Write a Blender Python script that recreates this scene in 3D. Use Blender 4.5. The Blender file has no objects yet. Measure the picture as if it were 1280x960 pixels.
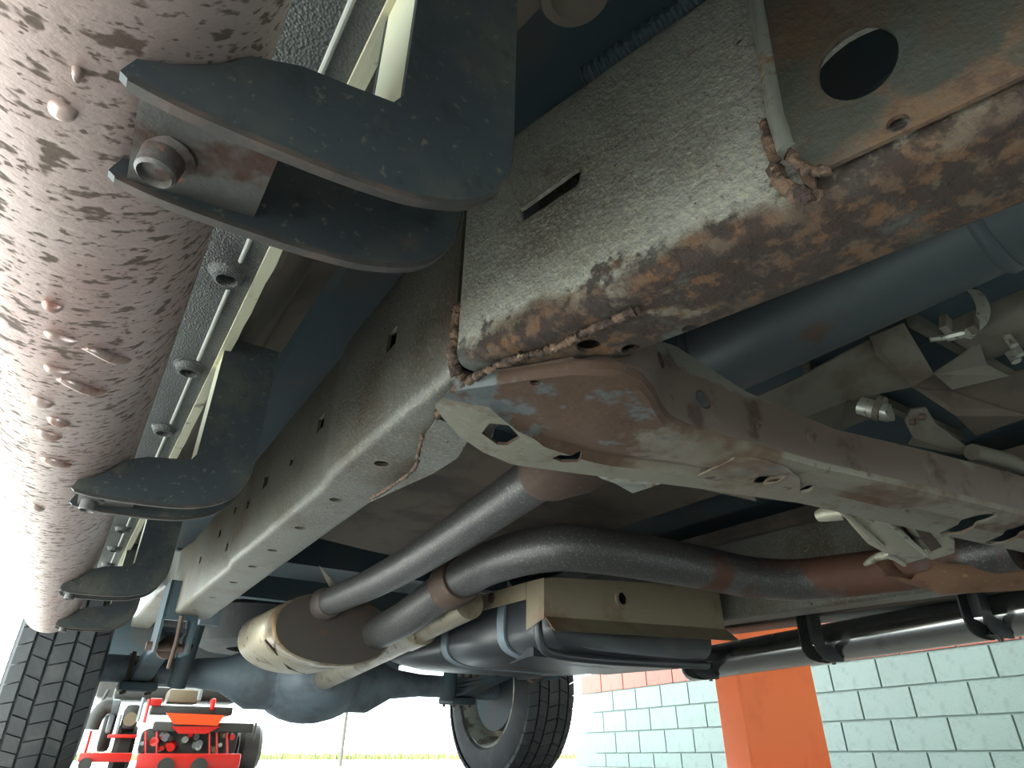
import bpy, bmesh, math, random
import numpy as np
from mathutils import Vector, Matrix

random.seed(7)
SC = bpy.context.scene
COL = SC.collection

# ------------------------------------------------------------------ camera
FPX = 811.0
CAM_H = 0.105                      # phone held just above the shop floor


def frame(l_vp, second, second_is_up=False):
    l = np.array([l_vp[0] - 640, l_vp[1] - 480, FPX]); l /= np.linalg.norm(l)
    s = np.array([second[0] - 640, second[1] - 480, FPX])
    if second_is_up:
        u = s - l * s.dot(l); u /= np.linalg.norm(u)
        t = np.cross(l, u)
        t = t if t[0] > 0 else -t
    else:
        t = s - l * s.dot(l); t /= np.linalg.norm(t)
        u = np.cross(t, l)
    return t, l, u


TB, LB, UB = frame((120, 945), (640, -934), True)      # the building, gravity upright
TT, LT, UT = frame((55, 900), (2100, 945))             # the truck, standing slightly nose down

RC = Matrix(((TB[0], -TB[1], -TB[2]), (LB[0], -LB[1], -LB[2]), (UB[0], -UB[1], -UB[2])))
cam_data = bpy.data.cameras.new('camera')
cam_data.sensor_width = 36.0
cam_data.lens = FPX / 1280 * 36
cam_data.clip_start = 0.01
cam = bpy.data.objects.new('camera', cam_data)
COL.objects.link(cam)
cam.matrix_world = Matrix.Translation((0, 0, CAM_H)) @ RC.to_4x4()
SC.camera = cam

# ------------------------------------------------------------------ light
world = bpy.data.worlds.new('world')
SC.world = world
world.use_nodes = True
wn = world.node_tree
wn.nodes['Background'].inputs[0].default_value = (0.84, 0.97, 1.0, 1)
wn.nodes['Background'].inputs[1].default_value = 1.35

sun_d = bpy.data.lights.new('sun', 'SUN')
sun_d.energy = 5.5
sun_d.angle = 0.02
sun_d.color = (0.97, 1.0, 0.95)
sun = bpy.data.objects.new('sun', sun_d)
COL.objects.link(sun)
sun.rotation_euler = Vector((0.72, 0.36, -0.95)).to_track_quat('-Z', 'Y').to_euler()
sun.location = (-6, -4, 8)

SC.view_settings.view_transform = 'Standard'
SC.view_settings.look = 'None'
SC.view_settings.gamma = 1.0
SC.view_settings.use_curve_mapping = False
SC.view_settings.exposure = 2.75

# ------------------------------------------------------------------ frames
R_TRUCK = Matrix([[float(np.dot(a, b)) for a in (TT, LT, UT)] for b in (TB, LB, UB)])
OFF = Vector((0.88, 1.4, -0.14))            # truck origin: under its middle


def tray(x, y):
    d = np.array([x - 640.0, y - 480.0, FPX])
    return float(d @ TT), float(d @ LT), float(d @ UT)


def at(x, y, X=None, Y=None, Z=None):
    """a point of the truck, in truck axes measured from the lens, at a known X, Y or Z"""
    d = tray(x, y)
    t = X / d[0] if X is not None else Y / d[1] if Y is not None else Z / d[2]
    return Vector((d[0] * t, d[1] * t, d[2] * t))


def bray(x, y, X=None, Y=None, Z=None):
    d = np.array([x - 640.0, y - 480.0, FPX])
    d = (float(d @ TB), float(d @ LB), float(d @ UB))
    t = X / d[0] if X is not None else Y / d[1] if Y is not None else (Z - CAM_H) / d[2]
    return Vector((d[0] * t, d[1] * t, d[2] * t + CAM_H))


def srgb(r, g, b):
    f = lambda c: (c / 12.92 if c <= 0.04045 else ((c + 0.055) / 1.055) ** 2.4)
    return (f(r / 255), f(g / 255), f(b / 255), 1)


# ------------------------------------------------------------------ materials
def mat(name, base, rough=0.6, metal=0.0, layers=(), bump=None, vary=0.0, spec=0.5):
    """base colour, then layers of stains: dict(col, scale, lo, hi, [detail, stretch, kind, pos, rough, metal])"""
    m = bpy.data.materials.new(name)
    m.use_nodes = True
    nt = m.node_tree
    b = nt.nodes['Principled BSDF']
    N, Lk = nt.nodes.new, nt.links.new
    tc = N('ShaderNodeTexCoord')

    def tex(kind, scale, stretch=(1, 1, 1), detail=4, rot=(0, 0, 0)):
        mp = N('ShaderNodeMapping')
        mp.inputs['Scale'].default_value = stretch
        mp.inputs['Rotation'].default_value = rot
        Lk(tc.outputs['Object'], mp.inputs['Vector'])
        if kind == 'noise':
            t = N('ShaderNodeTexNoise'); t.inputs['Detail'].default_value = detail
            t.inputs['Roughness'].default_value = 0.62
            out = t.outputs['Fac']
        else:
            t = N('ShaderNodeTexVoronoi'); out = t.outputs['Distance']
        t.inputs['Scale'].default_value = scale
        Lk(mp.outputs[0], t.inputs['Vector'])
        return out

    col = N('ShaderNodeRGB'); col.outputs[0].default_value = base
    col = col.outputs[0]
    rgh = N('ShaderNodeValue'); rgh.outputs[0].default_value = rough; rgh = rgh.outputs[0]
    met = N('ShaderNodeValue'); met.outputs[0].default_value = metal; met = met.outputs[0]
    for ly in layers:
        f = tex(ly.get('kind', 'noise'), ly['scale'], ly.get('stretch', (1, 1, 1)), ly.get('detail', 4))
        if 'pos' in ly:                      # stain gathers towards one end of an axis
            ax, a, c, w = ly['pos']
            sp = N('ShaderNodeSeparateXYZ'); Lk(tc.outputs['Object'], sp.inputs[0])
            mr = N('ShaderNodeMapRange'); mr.inputs[1].default_value = a; mr.inputs[2].default_value = c
            mr.inputs[3].default_value = -w; mr.inputs[4].default_value = w
            Lk(sp.outputs[ax], mr.inputs[0])
            ad = N('ShaderNodeMath'); ad.operation = 'ADD'; Lk(f, ad.inputs[0]); Lk(mr.outputs[0], ad.inputs[1])
            f = ad.outputs[0]
        mr = N('ShaderNodeMapRange'); mr.interpolation_type = 'SMOOTHSTEP'
        mr.inputs[1].default_value = ly['lo']; mr.inputs[2].default_value = ly['hi']
        mr.inputs[4].default_value = ly.get('amt', 1.0)
        Lk(f, mr.inputs[0]); f = mr.outputs[0]
        mx = N('ShaderNodeMix'); mx.data_type = 'RGBA'
        Lk(f, mx.inputs[0]); Lk(col, mx.inputs[6]); mx.inputs[7].default_value = ly['col']
        col = mx.outputs[2]
        for key in ('rough', 'metal'):
            if key in ly:
                mv = N('ShaderNodeMix'); Lk(f, mv.inputs[0])
                Lk(rgh if key == 'rough' else met, mv.inputs[2]); mv.inputs[3].default_value = ly[key]
                if key == 'rough': rgh = mv.outputs[0]
                else: met = mv.outputs[0]
    if vary:
        oi = N('ShaderNodeObjectInfo')
        hs = N('ShaderNodeHueSaturation')
        mr = N('ShaderNodeMapRange'); mr.inputs[3].default_value = 1 - vary; mr.inputs[4].default_value = 1 + vary
        Lk(oi.outputs['Random'], mr.inputs[0]); Lk(mr.outputs[0], hs.inputs['Value'])
        Lk(col, hs.inputs['Color']); col = hs.outputs[0]
    Lk(col, b.inputs['Base Color']); Lk(rgh, b.inputs['Roughness']); Lk(met, b.inputs['Metallic'])
    b.inputs['Specular IOR Level'].default_value = spec
    if bump:
        prev = None
        for (kind, sc_, st_, di_, stretch) in bump:
            bn = N('ShaderNodeBump'); bn.inputs['Strength'].default_value = st_
            bn.inputs['Distance'].default_value = di_
            Lk(tex(kind, sc_, stretch, 5), bn.inputs['Height'])
            if prev: Lk(prev, bn.inputs['Normal'])
            prev = bn.outputs[0]
        Lk(prev, b.inputs['Normal'])
    return m


S1 = (1, 1, 1)
RUST_D, RUST_M, RUST_L = srgb(70, 48, 38), srgb(112, 74, 50), srgb(165, 112, 66)
M = {}
M['board'] = mat('worn_board_with_pink_reflection', srgb(136, 119, 115), 0.46, 0.3, [
    dict(col=srgb(126, 92, 86), scale=3.2, lo=0.48, hi=0.70, amt=.7),  # pink reflection put into the base and these patches
    dict(col=srgb(74, 60, 52), scale=150, lo=0.56, hi=0.65, stretch=(.65, 1.25, .65), detail=2, rough=.8, metal=.2),
    dict(col=srgb(78, 64, 56), scale=280, lo=0.58, hi=0.68, stretch=(.7, 1.2, .7), detail=2, rough=.85, metal=.15)],
    bump=[('noise', 150, .4, -.002, (.65, 1.25, .65)), ('noise', 300, .15, .0008, S1)])
M['blister'] = mat('blister_finish', srgb(186, 164, 158), 0.28, 0.6, [
    dict(col=srgb(160, 112, 102), scale=60, lo=.5, hi=.7)])
M['board_black'] = mat('glossy_black_board', srgb(160, 160, 158), 0.16, 0.95, [
    dict(col=srgb(90, 90, 92), scale=9, lo=.55, hi=.75, rough=.3)])
M['bracket'] = mat('dusty_black_bracket', srgb(40, 46, 50), 0.5, 0.15, [
    dict(col=srgb(70, 70, 62), scale=16, lo=.46, hi=.70, amt=.7),
    dict(col=srgb(120, 114, 96), scale=260, lo=.60, hi=.70, amt=.35),
    dict(col=srgb(24, 26, 28), scale=70, lo=.56, hi=.7, amt=.6),
    dict(col=srgb(84, 72, 64), scale=24, lo=.62, hi=.74, amt=.7)],
    bump=[('noise', 140, .2, .001, S1)])
M['bracket_edge'] = mat('rusty_bracket_edge', srgb(44, 42, 40), 0.6, 0.2, [
    dict(col=srgb(66, 54, 48), scale=60, lo=.45, hi=.65)])
M['clamp'] = mat('pitted_clamp_plate', srgb(72, 70, 68), 0.42, 0.4, [
    dict(col=srgb(58, 38, 30), scale=32, lo=.5, hi=.66, rough=.8), dict(col=srgb(150, 88, 48), scale=70, lo=.68, hi=.76)],
    bump=[('noise', 90, .4, .002, S1)])
M['cream'] = mat('cream_painted_flange', srgb(208, 204, 176), 0.45, 0, [
    dict(col=srgb(120, 108, 84), scale=50, lo=.6, hi=.74)], bump=[('noise', 40, .4, .004, (1, .4, 1))])
M['cladding'] = mat('grained_grey_plastic', srgb(70, 72, 72), 0.5, 0, [
    dict(col=srgb(54, 54, 54), scale=24, lo=.5, hi=.7)], bump=[('voronoi', 620, .5, .0016, S1), ('noise', 500, .3, .0008, S1)])
M['bead'] = mat('pale_cladding_bead', srgb(168, 170, 164), 0.5)  # much paler than the cladding around it
M['frame'] = mat('dusty_frame_coating', srgb(104, 103, 96), 0.42, 0.3, [
    dict(col=srgb(82, 72, 60), scale=5, lo=.46, hi=.66, amt=.8),
    dict(col=srgb(150, 144, 124), scale=190, lo=.52, hi=.70, amt=.6),
    dict(col=srgb(58, 50, 42), scale=150, lo=.64, hi=.72, amt=.9, rough=.8),
    dict(col=srgb(56, 46, 40), scale=44, lo=.70, hi=.76, rough=.85)],
    bump=[('noise', 210, .55, .002, S1), ('noise', 60, .3, .003, S1)])
M['frame_front'] = mat('dusty_frame_with_rusted_edge', srgb(150, 150, 142), 0.48, 0.25, [
    dict(col=srgb(104, 96, 84), scale=6, lo=.46, hi=.72, amt=.7),
    dict(col=srgb(176, 170, 150), scale=260, lo=.48, hi=.66, amt=.75),
    dict(col=srgb(64, 58, 52), scale=240, lo=.60, hi=.72, amt=.8),
    dict(col=srgb(94, 82, 66), scale=9, lo=.44, hi=.66, pos=(2, .462, .405, .28), rough=.8, metal=.05),
    dict(col=srgb(80, 66, 56), scale=16, lo=.46, hi=.64, pos=(2, .452, .398, .20), rough=.9, metal=0),
    dict(col=srgb(98, 70, 48), scale=44, lo=.50, hi=.66, detail=8, stretch=(1, .5, 1), pos=(2, .450, .40, .12), rough=.9, metal=0),
    dict(col=srgb(46, 36, 32), scale=60, lo=.50, hi=.64, detail=9, pos=(2, .470, .40, .16), rough=.9, metal=0, amt=.9),
    dict(col=srgb(92, 98, 94), scale=15, lo=.60, hi=.72, pos=(2, .47, .41, .05), amt=.6)],
    bump=[('noise', 260, .7, .0016, S1), ('noise', 80, .7, .005, S1)])
M['gusset'] = mat('mottled_rusty_gusset', srgb(76, 77, 70), 0.5, 0.25, [
    dict(col=srgb(92, 76, 62), scale=9, lo=.42, hi=.62), dict(col=srgb(78, 84, 80), scale=16, lo=.52, hi=.70, amt=.8, detail=8),
    dict(col=srgb(104, 80, 60), scale=30, lo=.52, hi=.68, detail=9, pos=(2, .50, .40, .2), rough=.9, metal=0),
    dict(col=srgb(80, 62, 52), scale=60, lo=.55, hi=.68, pos=(2, .50, .40, .15), rough=.9, metal=0)],
    bump=[('noise', 60, .5, .004, S1), ('noise', 220, .4, .0015, S1)])
M['edge_bright'] = mat('highlit_edge_and_foil', srgb(168, 170, 160), 0.32, 0.6, [
    dict(col=srgb(120, 92, 66), scale=30, lo=.55, hi=.66, rough=.8, metal=0)], bump=[('noise', 120, .3, .001, S1)])  # gusset edge highlight put into the colour; bright metal on the foil
M['weld'] = mat('flaking_rust_weld', srgb(108, 86, 70), 0.85, 0.05, [
    dict(col=srgb(66, 52, 46), scale=60, lo=.46, hi=.6), dict(col=srgb(178, 156, 128), scale=90, lo=.62, hi=.7)],
    bump=[('noise', 120, .8, .006, S1)])
M['cross'] = mat('rust_and_grey_crossmember', srgb(126, 120, 108), 0.48, 0.3, [
    dict(col=srgb(96, 76, 62), scale=7, lo=.44, hi=.60, rough=.7, metal=.1),
    dict(col=srgb(88, 68, 57), scale=6, lo=.44, hi=.62, pos=(2, .385, .425, .2), rough=.75, metal=.05),
    dict(col=srgb(84, 64, 52), scale=14, lo=.44, hi=.60, detail=7, pos=(0, -.36, -.52, .26), rough=.8),
    dict(col=srgb(88, 96, 98), scale=15, lo=.56, hi=.64, pos=(0, -.40, -.6, .06), rough=.45, amt=.9),
    dict(col=srgb(64, 48, 40), scale=40, lo=.58, hi=.72, detail=7, rough=.85, amt=.8),
    dict(col=srgb(130, 98, 68), scale=80, lo=.64, hi=.76, rough=.9, amt=.7)],
    bump=[('noise', 190, .4, .0015, S1), ('noise', 50, .45, .003, S1)])
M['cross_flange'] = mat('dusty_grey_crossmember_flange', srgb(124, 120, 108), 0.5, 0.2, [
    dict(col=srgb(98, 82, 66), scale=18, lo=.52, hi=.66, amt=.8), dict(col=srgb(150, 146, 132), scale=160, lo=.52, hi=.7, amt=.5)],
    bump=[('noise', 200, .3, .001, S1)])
M['cross_wall'] = mat('brown_crossmember_wall', srgb(98, 84, 76), 0.55, 0.15, [
    dict(col=srgb(112, 108, 100), scale=7, lo=.50, hi=.56, pos=(2, .455, .475, .12)), dict(col=srgb(66, 48, 42), scale=20, lo=.55, hi=.7)],
    bump=[('noise', 170, .4, .0015, S1)])
M['dark'] = mat('teal_shaded_underbody_coating', srgb(54, 70, 78), 0.75, 0, [  # teal of shadow and haze put into the coating colour
    dict(col=srgb(66, 68, 68), scale=4, lo=.45, hi=.65)], bump=[('noise', 60, .2, .002, S1)])
M['brown'] = mat('dusty_brown_underbody', srgb(96, 86, 76), 0.75, 0, [
    dict(col=srgb(70, 62, 56), scale=5, lo=.45, hi=.65)], bump=[('noise', 80, .25, .002, S1)])
M['shaft'] = mat('dark_steel_shaft', srgb(74, 81, 84), 0.5, 0.25, [
    dict(col=srgb(84, 64, 52), scale=9, lo=.55, hi=.7, rough=.75)], bump=[('noise', 140, .2, .001, S1)])
M['pipe'] = mat('grainy_exhaust_steel', srgb(86, 84, 84), 0.42, 0.55, [
    dict(col=srgb(150, 150, 148), scale=240, lo=.52, hi=.70, amt=.5),
    dict(col=srgb(92, 62, 50), scale=5, lo=.54, hi=.66, pos=(0, -.2, .5, .14), rough=.7, metal=.2)],
    bump=[('noise', 200, .5, .0015, S1)])
M['collar'] = mat('rusted_collar', srgb(82, 66, 58), 0.7, 0.2, [dict(col=srgb(120, 90, 70), scale=60, lo=.6, hi=.7)],
    bump=[('noise', 120, .5, .002, S1)])
M['muffler'] = mat('stained_aluminised_shell', srgb(168, 158, 138), 0.38, 0.6, [
    dict(col=srgb(122, 98, 70), scale=8, lo=.5, hi=.66), dict(col=srgb(84, 76, 62), scale=30, lo=.6, hi=.7)],
    bump=[('noise', 60, .2, .002, S1)])
M['muffler_face'] = mat('dark_muffler_end', srgb(84, 76, 72), 0.6, 0.3, [dict(col=srgb(110, 80, 60), scale=12, lo=.6, hi=.72)])  # darker than the muffler shell
M['tank'] = mat('black_tank_plastic', srgb(52, 54, 58), 0.36, 0, [dict(col=srgb(84, 82, 78), scale=5, lo=.5, hi=.75, rough=.5, amt=.5)])
M['skid'] = mat('tan_dusty_shield', srgb(136, 124, 104), 0.5, 0.3, [dict(col=srgb(120, 96, 76), scale=6, lo=.5, hi=.68)],
    bump=[('noise', 60, .2, .002, S1)])
M['alu'] = mat('cast_aluminium', srgb(168, 164, 148), 0.5, 0.4, [dict(col=srgb(104, 98, 86), scale=40, lo=.55, hi=.7)],
    bump=[('noise', 220, .4, .001, S1)])
M['rustshield'] = mat('rusted_heat_shield', srgb(112, 84, 64), 0.75, 0.1, [
    dict(col=srgb(84, 56, 46), scale=9, lo=.48, hi=.62), dict(col=srgb(150, 120, 84), scale=80, lo=.6, hi=.7, amt=.6)],
    bump=[('noise', 80, .4, .003, S1)])
M['grey'] = mat('dusty_grey_casting', srgb(106, 102, 92), 0.65, 0.1, [dict(col=srgb(82, 74, 64), scale=8, lo=.45, hi=.65)],
    bump=[('noise', 120, .25, .001, S1)])
M['axle'] = mat('grey_axle_paint', srgb(120, 132, 142), 0.55, 0.1, [dict(col=srgb(88, 94, 100), scale=6, lo=.4, hi=.7)])
M['bolt'] = mat('zinc_bolt', srgb(176, 178, 168), 0.35, 0.7, [dict(col=srgb(110, 84, 62), scale=120, lo=.56, hi=.68)])
M['rubber'] = mat('tyre_rubber', srgb(42, 44, 46), 0.75, 0, [dict(col=srgb(58, 58, 57), scale=14, lo=.5, hi=.7)])
M['rim'] = mat('dirty_alloy_rim', srgb(180, 180, 170), 0.4, 0.6, [dict(col=srgb(110, 100, 86), scale=10, lo=.5, hi=.66)])
M['body'] = mat('body_paint', srgb(150, 152, 150), 0.3, 0.2)
M['floor'] = mat('shop_concrete', srgb(174, 174, 171), 0.5, 0, [dict(col=srgb(150, 150, 147), scale=1.6, lo=.42, hi=.66)],
    bump=[('noise', 40, .1, .002, S1)])
M['lot'] = mat('pale_concrete_lot', srgb(204, 204, 200), 0.85, 0, [dict(col=srgb(182, 182, 178), scale=.6, lo=.42, hi=.66)])
M['block'] = mat('blue_grey_block_paint', srgb(122, 138, 133), 0.5, 0, [dict(col=srgb(112, 127, 122), scale=22, lo=.5, hi=.68)],
    bump=[('noise', 60, .5, .004, S1)], vary=.05)
M['block_red'] = mat('salmon_block_paint', srgb(160, 92, 78), 0.55, 0, [dict(col=srgb(150, 84, 70), scale=22, lo=.5, hi=.68)],
    bump=[('noise', 60, .5, .004, S1)], vary=.05)
M['mortar'] = mat('painted_mortar', srgb(130, 146, 141), 0.75)
M['ceiling'] = mat('shop_ceiling_sheet', srgb(190, 190, 184), 0.7)
M['orange'] = mat('orange_lift_paint', srgb(240, 118, 66), 0.3, 0, [dict(col=srgb(232, 110, 60), scale=5, lo=.5, hi=.7)])
M['orange_lit'] = mat('lit_orange_lift_paint', srgb(236, 140, 104), 0.4, 0, [dict(col=srgb(228, 128, 92), scale=3, lo=.5, hi=.7)])  # paler copy of the lift orange, as if lit; unused
M['red'] = mat('red_mower_paint', srgb(176, 26, 14), 0.35)
M['mower_orange'] = mat('orange_mower_panel', srgb(206, 66, 14), 0.4)
M['mower_black'] = mat('black_mower_plastic', srgb(42, 40, 36), 0.6)
M['mower_grey'] = mat('light_grey_mower_plastic', srgb(112, 118, 120), 0.5)
M['mower_tan'] = mat('tan_engine_shroud', srgb(98, 86, 66), 0.5)
M['grass'] = mat('dry_grass', srgb(74, 78, 40), 0.9, 0, vary=.1)
M['post'] = mat('grey_steel_post', srgb(52, 50, 44), 0.7, 0)


# ------------------------------------------------------------------ mesh helpers
class MB:
    def __init__(self):
        self.v, self.f = [], []

    def add(self, vs, fs):
        n = len(self.v)
        self.v += [Vector(p) for p in vs]
        self.f += [tuple(i + n for i in q) for q in fs]
        return self

    def box(self, lo, hi, rot=None, about=None):
        x0, y0, z0 = lo; x1, y1, z1 = hi
        vs = [Vector(p) for p in ((x0, y0, z0), (x1, y0, z0), (x1, y1, z0), (x0, y1, z0), (x0, y0, z1), (x1, y0, z1), (x1, y1, z1), (x0, y1, z1))]
        if rot:
            c = Vector(about) if about else (Vector(lo) + Vector(hi)) / 2
            vs = [c + rot @ (p - c) for p in vs]
        return self.add(vs, [(0, 3, 2, 1), (4, 5, 6, 7), (0, 1, 5, 4), (1, 2, 6, 5), (2, 3, 7, 6), (3, 0, 4, 7)])

    def rbox(self, lo, hi, r=.01, rot=None):
        """box with bevelled edges"""
        bm = bmesh.new()
        t = MB().box(lo, hi, rot)
        vs = [bm.verts.new(p) for p in t.v]
        for q in t.f: bm.faces.new([vs[i] for i in q])
        bmesh.ops.bevel(bm, geom=list(bm.edges), offset=r, segments=2, affect='EDGES', profile=.5)
        bm.verts.index_update()
        self.add([v.co.copy() for v in bm.verts], [[v.index for v in f.verts] for f in bm.faces])
        bm.free()
        return self

    def loft(self, secs, closed=True, cap=True):
        n = len(secs[0]); m = len(secs)
        vs = [p for s in secs for p in s]; fs = []
        for i in range(m - 1):
            for j in range(n if closed else n - 1):
                k = (j + 1) % n
                fs.append((i * n + j, i * n + k, (i + 1) * n + k, (i + 1) * n + j))
        if cap and closed:
            fs.append(tuple(range(n))[::-1]); fs.append(tuple((m - 1) * n + j for j in range(n)))
        return self.add(vs, fs)

    def tube(self, path, r, n=20, cap=True, squash=None):
        path = [Vector(p) for p in path]
        rs = r if isinstance(r, (list, tuple)) else [r] * len(path)
        t0 = (path[1] - path[0]).normalized()
        u = t0.orthogonal().normalized()
        secs = []
        for i, p in enumerate(path):
            a = path[max(i - 1, 0)]; b = path[min(i + 1, len(path) - 1)]
            t = (b - a).normalized()
            u = (u - t * u.dot(t)).normalized(); w = t.cross(u)
            secs.append([p + (u * math.cos(q) + w * math.sin(q)) * rs[i] for q in [2 * math.pi * j / n for j in range(n)]])
        return self.loft(secs, True, cap)

    def pipe(self, path, r, wall, n=24):
        """an open-ended tube with a wall"""
        a, b = MB().tube(path, r, n, False), MB().tube(path, r - wall, n, False)
        self.add(a.v, a.f); self.add(b.v, [q[::-1] for q in b.f])
        m = len(a.v); base = len(self.v) - 2 * m
        for e in (0, m - n):
            for j in range(n):
                k = (j + 1) % n
                self.f.append((base + e + j, base + e + k, base + m + e + k, base + m + e + j))
        return self

    def lathe(self, prof, axis_p, axis_d, n=48, u=None, closed=True):
        """prof: (along, radius) pairs; closed profile ring turned about an axis"""
        d = Vector(axis_d).normalized(); p = Vector(axis_p)
        u = d.orthogonal().normalized(); w = d.cross(u)
        secs = [[p + d * a + (u * math.cos(q) + w * math.sin(q)) * r for a, r in prof] for q in [2 * math.pi * j / n for j in range(n)]]
        secs.append(secs[0])
        m = len(prof); vs = [q for s in secs[:-1] for q in s]; fs = []
        for i in range(n):
            i2 = (i + 1) % n
            for j in range(m if closed else m - 1):
                k = (j + 1) % m
                fs.append((i * m + j, i * m + k, i2 * m + k, i2 * m + j))
        return self.add(vs, fs)

    def plate(self, outline, holes, fn, thick):
        """flat sheet with real holes: 2D loops, fn maps (u, v) to a point, thick is a vector"""
        bm = bmesh.new()
        loops = []; base = 0; edges = []
        for lp in [outline] + list(holes):
            vs = [bm.verts.new((u, v, 0)) for u, v in lp]
            edges += [bm.edges.new((vs[i], vs[(i + 1) % len(vs)])) for i in range(len(vs))]
            loops.append(list(range(base, base + len(lp)))); base += len(lp)
        bm.verts.index_update()
        bmesh.ops.triangle_fill(bm, use_beauty=True, use_dissolve=False, edges=edges, normal=(0, 0, 1))
        bm.verts.index_update()
        co = [v.co.copy() for v in bm.verts]
        tri = [[v.index for v in f.verts] for f in bm.faces]
        bm.free()
        th = Vector(thick)
        a = [Vector(fn(p.x, p.y)) for p in co]; n = len(a)
        fs = [tuple(t) for t in tri] + [tuple(i + n for i in t[::-1]) for t in tri]
        for lp in loops:
            for i in range(len(lp)):
                p, q = lp[i], lp[(i + 1) % len(lp)]
                fs.append((p, q, q + n, p + n))
        return self.add(a + [p + th for p in a], fs)

    def build(self, name, m, parent=None, smooth=True, off=None, ang=38, label=None, recalc=True):
        off = Vector((0, 0, 0)) if off is None else off
        me = bpy.data.meshes.new(name)
        me.from_pydata([tuple(p - off) for p in self.v], [], self.f)
        bm = bmesh.new(); bm.from_mesh(me)
        if recalc: bmesh.ops.recalc_face_normals(bm, faces=bm.faces)
        for f in bm.faces: f.smooth = smooth
        bm.to_mesh(me); bm.free()
        if smooth: me.set_sharp_from_angle(angle=math.radians(ang))
        me.materials.append(M[m])
        o = bpy.data.objects.new(name, me); COL.objects.link(o)
        if parent: o.parent = parent
        if label: o['label'] = label
        return o


def spline(pts, k=6):
    pts = [Vector(p) for p in pts]; out = []
    for i in range(len(pts) - 1):
        p0, p1, p2, p3 = pts[max(i - 1, 0)], pts[i], pts[i + 1], pts[min(i + 2, len(pts) - 1)]
        for j in range(k):
            t = j / k
            out.append(0.5 * (2 * p1 + (p2 - p0) * t + (2 * p0 - 5 * p1 + 4 * p2 - p3) * t * t + (3 * p1 - p0 - 3 * p2 + p3) * t ** 3))
    return out + [pts[-1]]


def cut(o, cutter, solver='EXACT', mode='DIFFERENCE'):
    """boolean with a temporary cutter, done while both still sit at the origin"""
    me = bpy.data.meshes.new('cut'); me.from_pydata([tuple(p) for p in cutter.v], [], cutter.f)
    bm = bmesh.new(); bm.from_mesh(me); bmesh.ops.recalc_face_normals(bm, faces=bm.faces); bm.to_mesh(me); bm.free()
    c = bpy.data.objects.new('cut', me); COL.objects.link(c)
    md = o.modifiers.new('b', 'BOOLEAN'); md.object = c; md.operation = mode; md.solver = solver
    return finish(o, c)


def finish(o, c=None, ang=38):
    dg = bpy.context.evaluated_depsgraph_get(); dg.update()
    new = bpy.data.meshes.new_from_object(o.evaluated_get(dg))
    o.modifiers.clear(); o.data = new
    new.set_sharp_from_angle(angle=math.radians(ang))
    if c: bpy.data.objects.remove(c)
    return o


def settle(o, parent, off):
    """move a finished mesh from lens axes into its truck"""
    o.data.transform(Matrix.Translation(-off)); o.parent = parent
    return o


def tag(o, label, cat, group=None, kind=None):
    o['label'] = label
    if cat: o['category'] = cat
    if group: o['group'] = group
    if kind: o['kind'] = kind
    return o


def struct(o, label=None):
    o['kind'] = 'structure'
    if label: o['label'] = label
    return o


def circle(u, v, r, n=20, sy=1.0):
    return [(u + r * math.cos(2 * math.pi * i / n), v + r * sy * math.sin(2 * math.pi * i / n)) for i in range(n)]


def interp(tab):
    xs, ys = zip(*tab)
    return lambda x: float(np.interp(x, xs, ys))


# ------------------------------------------------------------------ the shop
WX = 4.85
WY0, WY1 = -2.0, 7.2
struct(MB().box((-.75, -9, -.12), (WX + .25, WY1, 0)).build('floor', 'floor', smooth=False), 'smooth concrete shop floor under the truck')
struct(MB().box((-40, -30, -.14), (-.75, WY1, -.006)).build('ground', 'lot', smooth=False), 'sunlit pale concrete yard beside the bay')
lot = struct(MB().box((-40, WY1, -.14), (40, 60, -.006)).build('ground', 'lot', smooth=False), 'sunlit pale concrete lot outside the bay')
wall = struct(MB().box((WX, WY0, 0), (WX + .2, WY1, 3.4)).build('wall_right', 'mortar', smooth=False),
              'painted concrete block wall behind the orange lift column')
BL, BH = .40, .20


def block_mesh(name, m, w):
    b = MB().rbox((-.018, -w / 2 + .006, -BH / 2 + .006), (.02, w / 2 - .006, BH / 2 - .006), .004)
    o = b.build(name, m, smooth=False)
    me = o.data; bpy.data.objects.remove(o)
    return me


bmesh_b, bmesh_r = block_mesh('block', 'block', BL), block_mesh('block', 'block_red', BL)
Z_BAND = 0.73
for r in range(10):
    zc = .065 if r == 0 else .13 + (r - 1) * BH + BH / 2      # the lowest course is cut to the floor
    for c in range(int((WY1 - 0.0) / BL) + 1):
        yc = 0.0 + c * BL + (BL / 2 if r % 2 else 0)
        if yc + BL / 2 > WY1: continue
        o = bpy.data.objects.new('block', bmesh_r if zc > Z_BAND else bmesh_b)
        COL.objects.link(o); o.parent = wall; o.location = (WX, yc, zc)
        if r == 0: o.scale.z = .64
ceil = struct(MB().box((-2.8, -6, 3.4), (WX + .25, WY1, 3.5)).build('ceiling', 'ceiling', smooth=False), 'unseen shop ceiling, stretched left to shade the floor')  # unseen; reaches out left to keep sun off the floor


struct(MB().box((-4.2, -4.2, 0), (WX + .2, -4.0, 3.4)).build('wall_light_block', 'mortar', smooth=False), 'unseen plain wall behind the camera, added to cut light')  # added out of view to hold back light from behind the lens

# ---- lift column
cp = Vector((2.55, 0, 0))
yA, yB = 2.30, 1.86        # far and near side
lift = bpy.data.objects.new('vehicle_lift', None); COL.objects.link(lift)
tag(lift, 'orange steel vehicle lift column standing before the block wall', 'vehicle lift')


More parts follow.
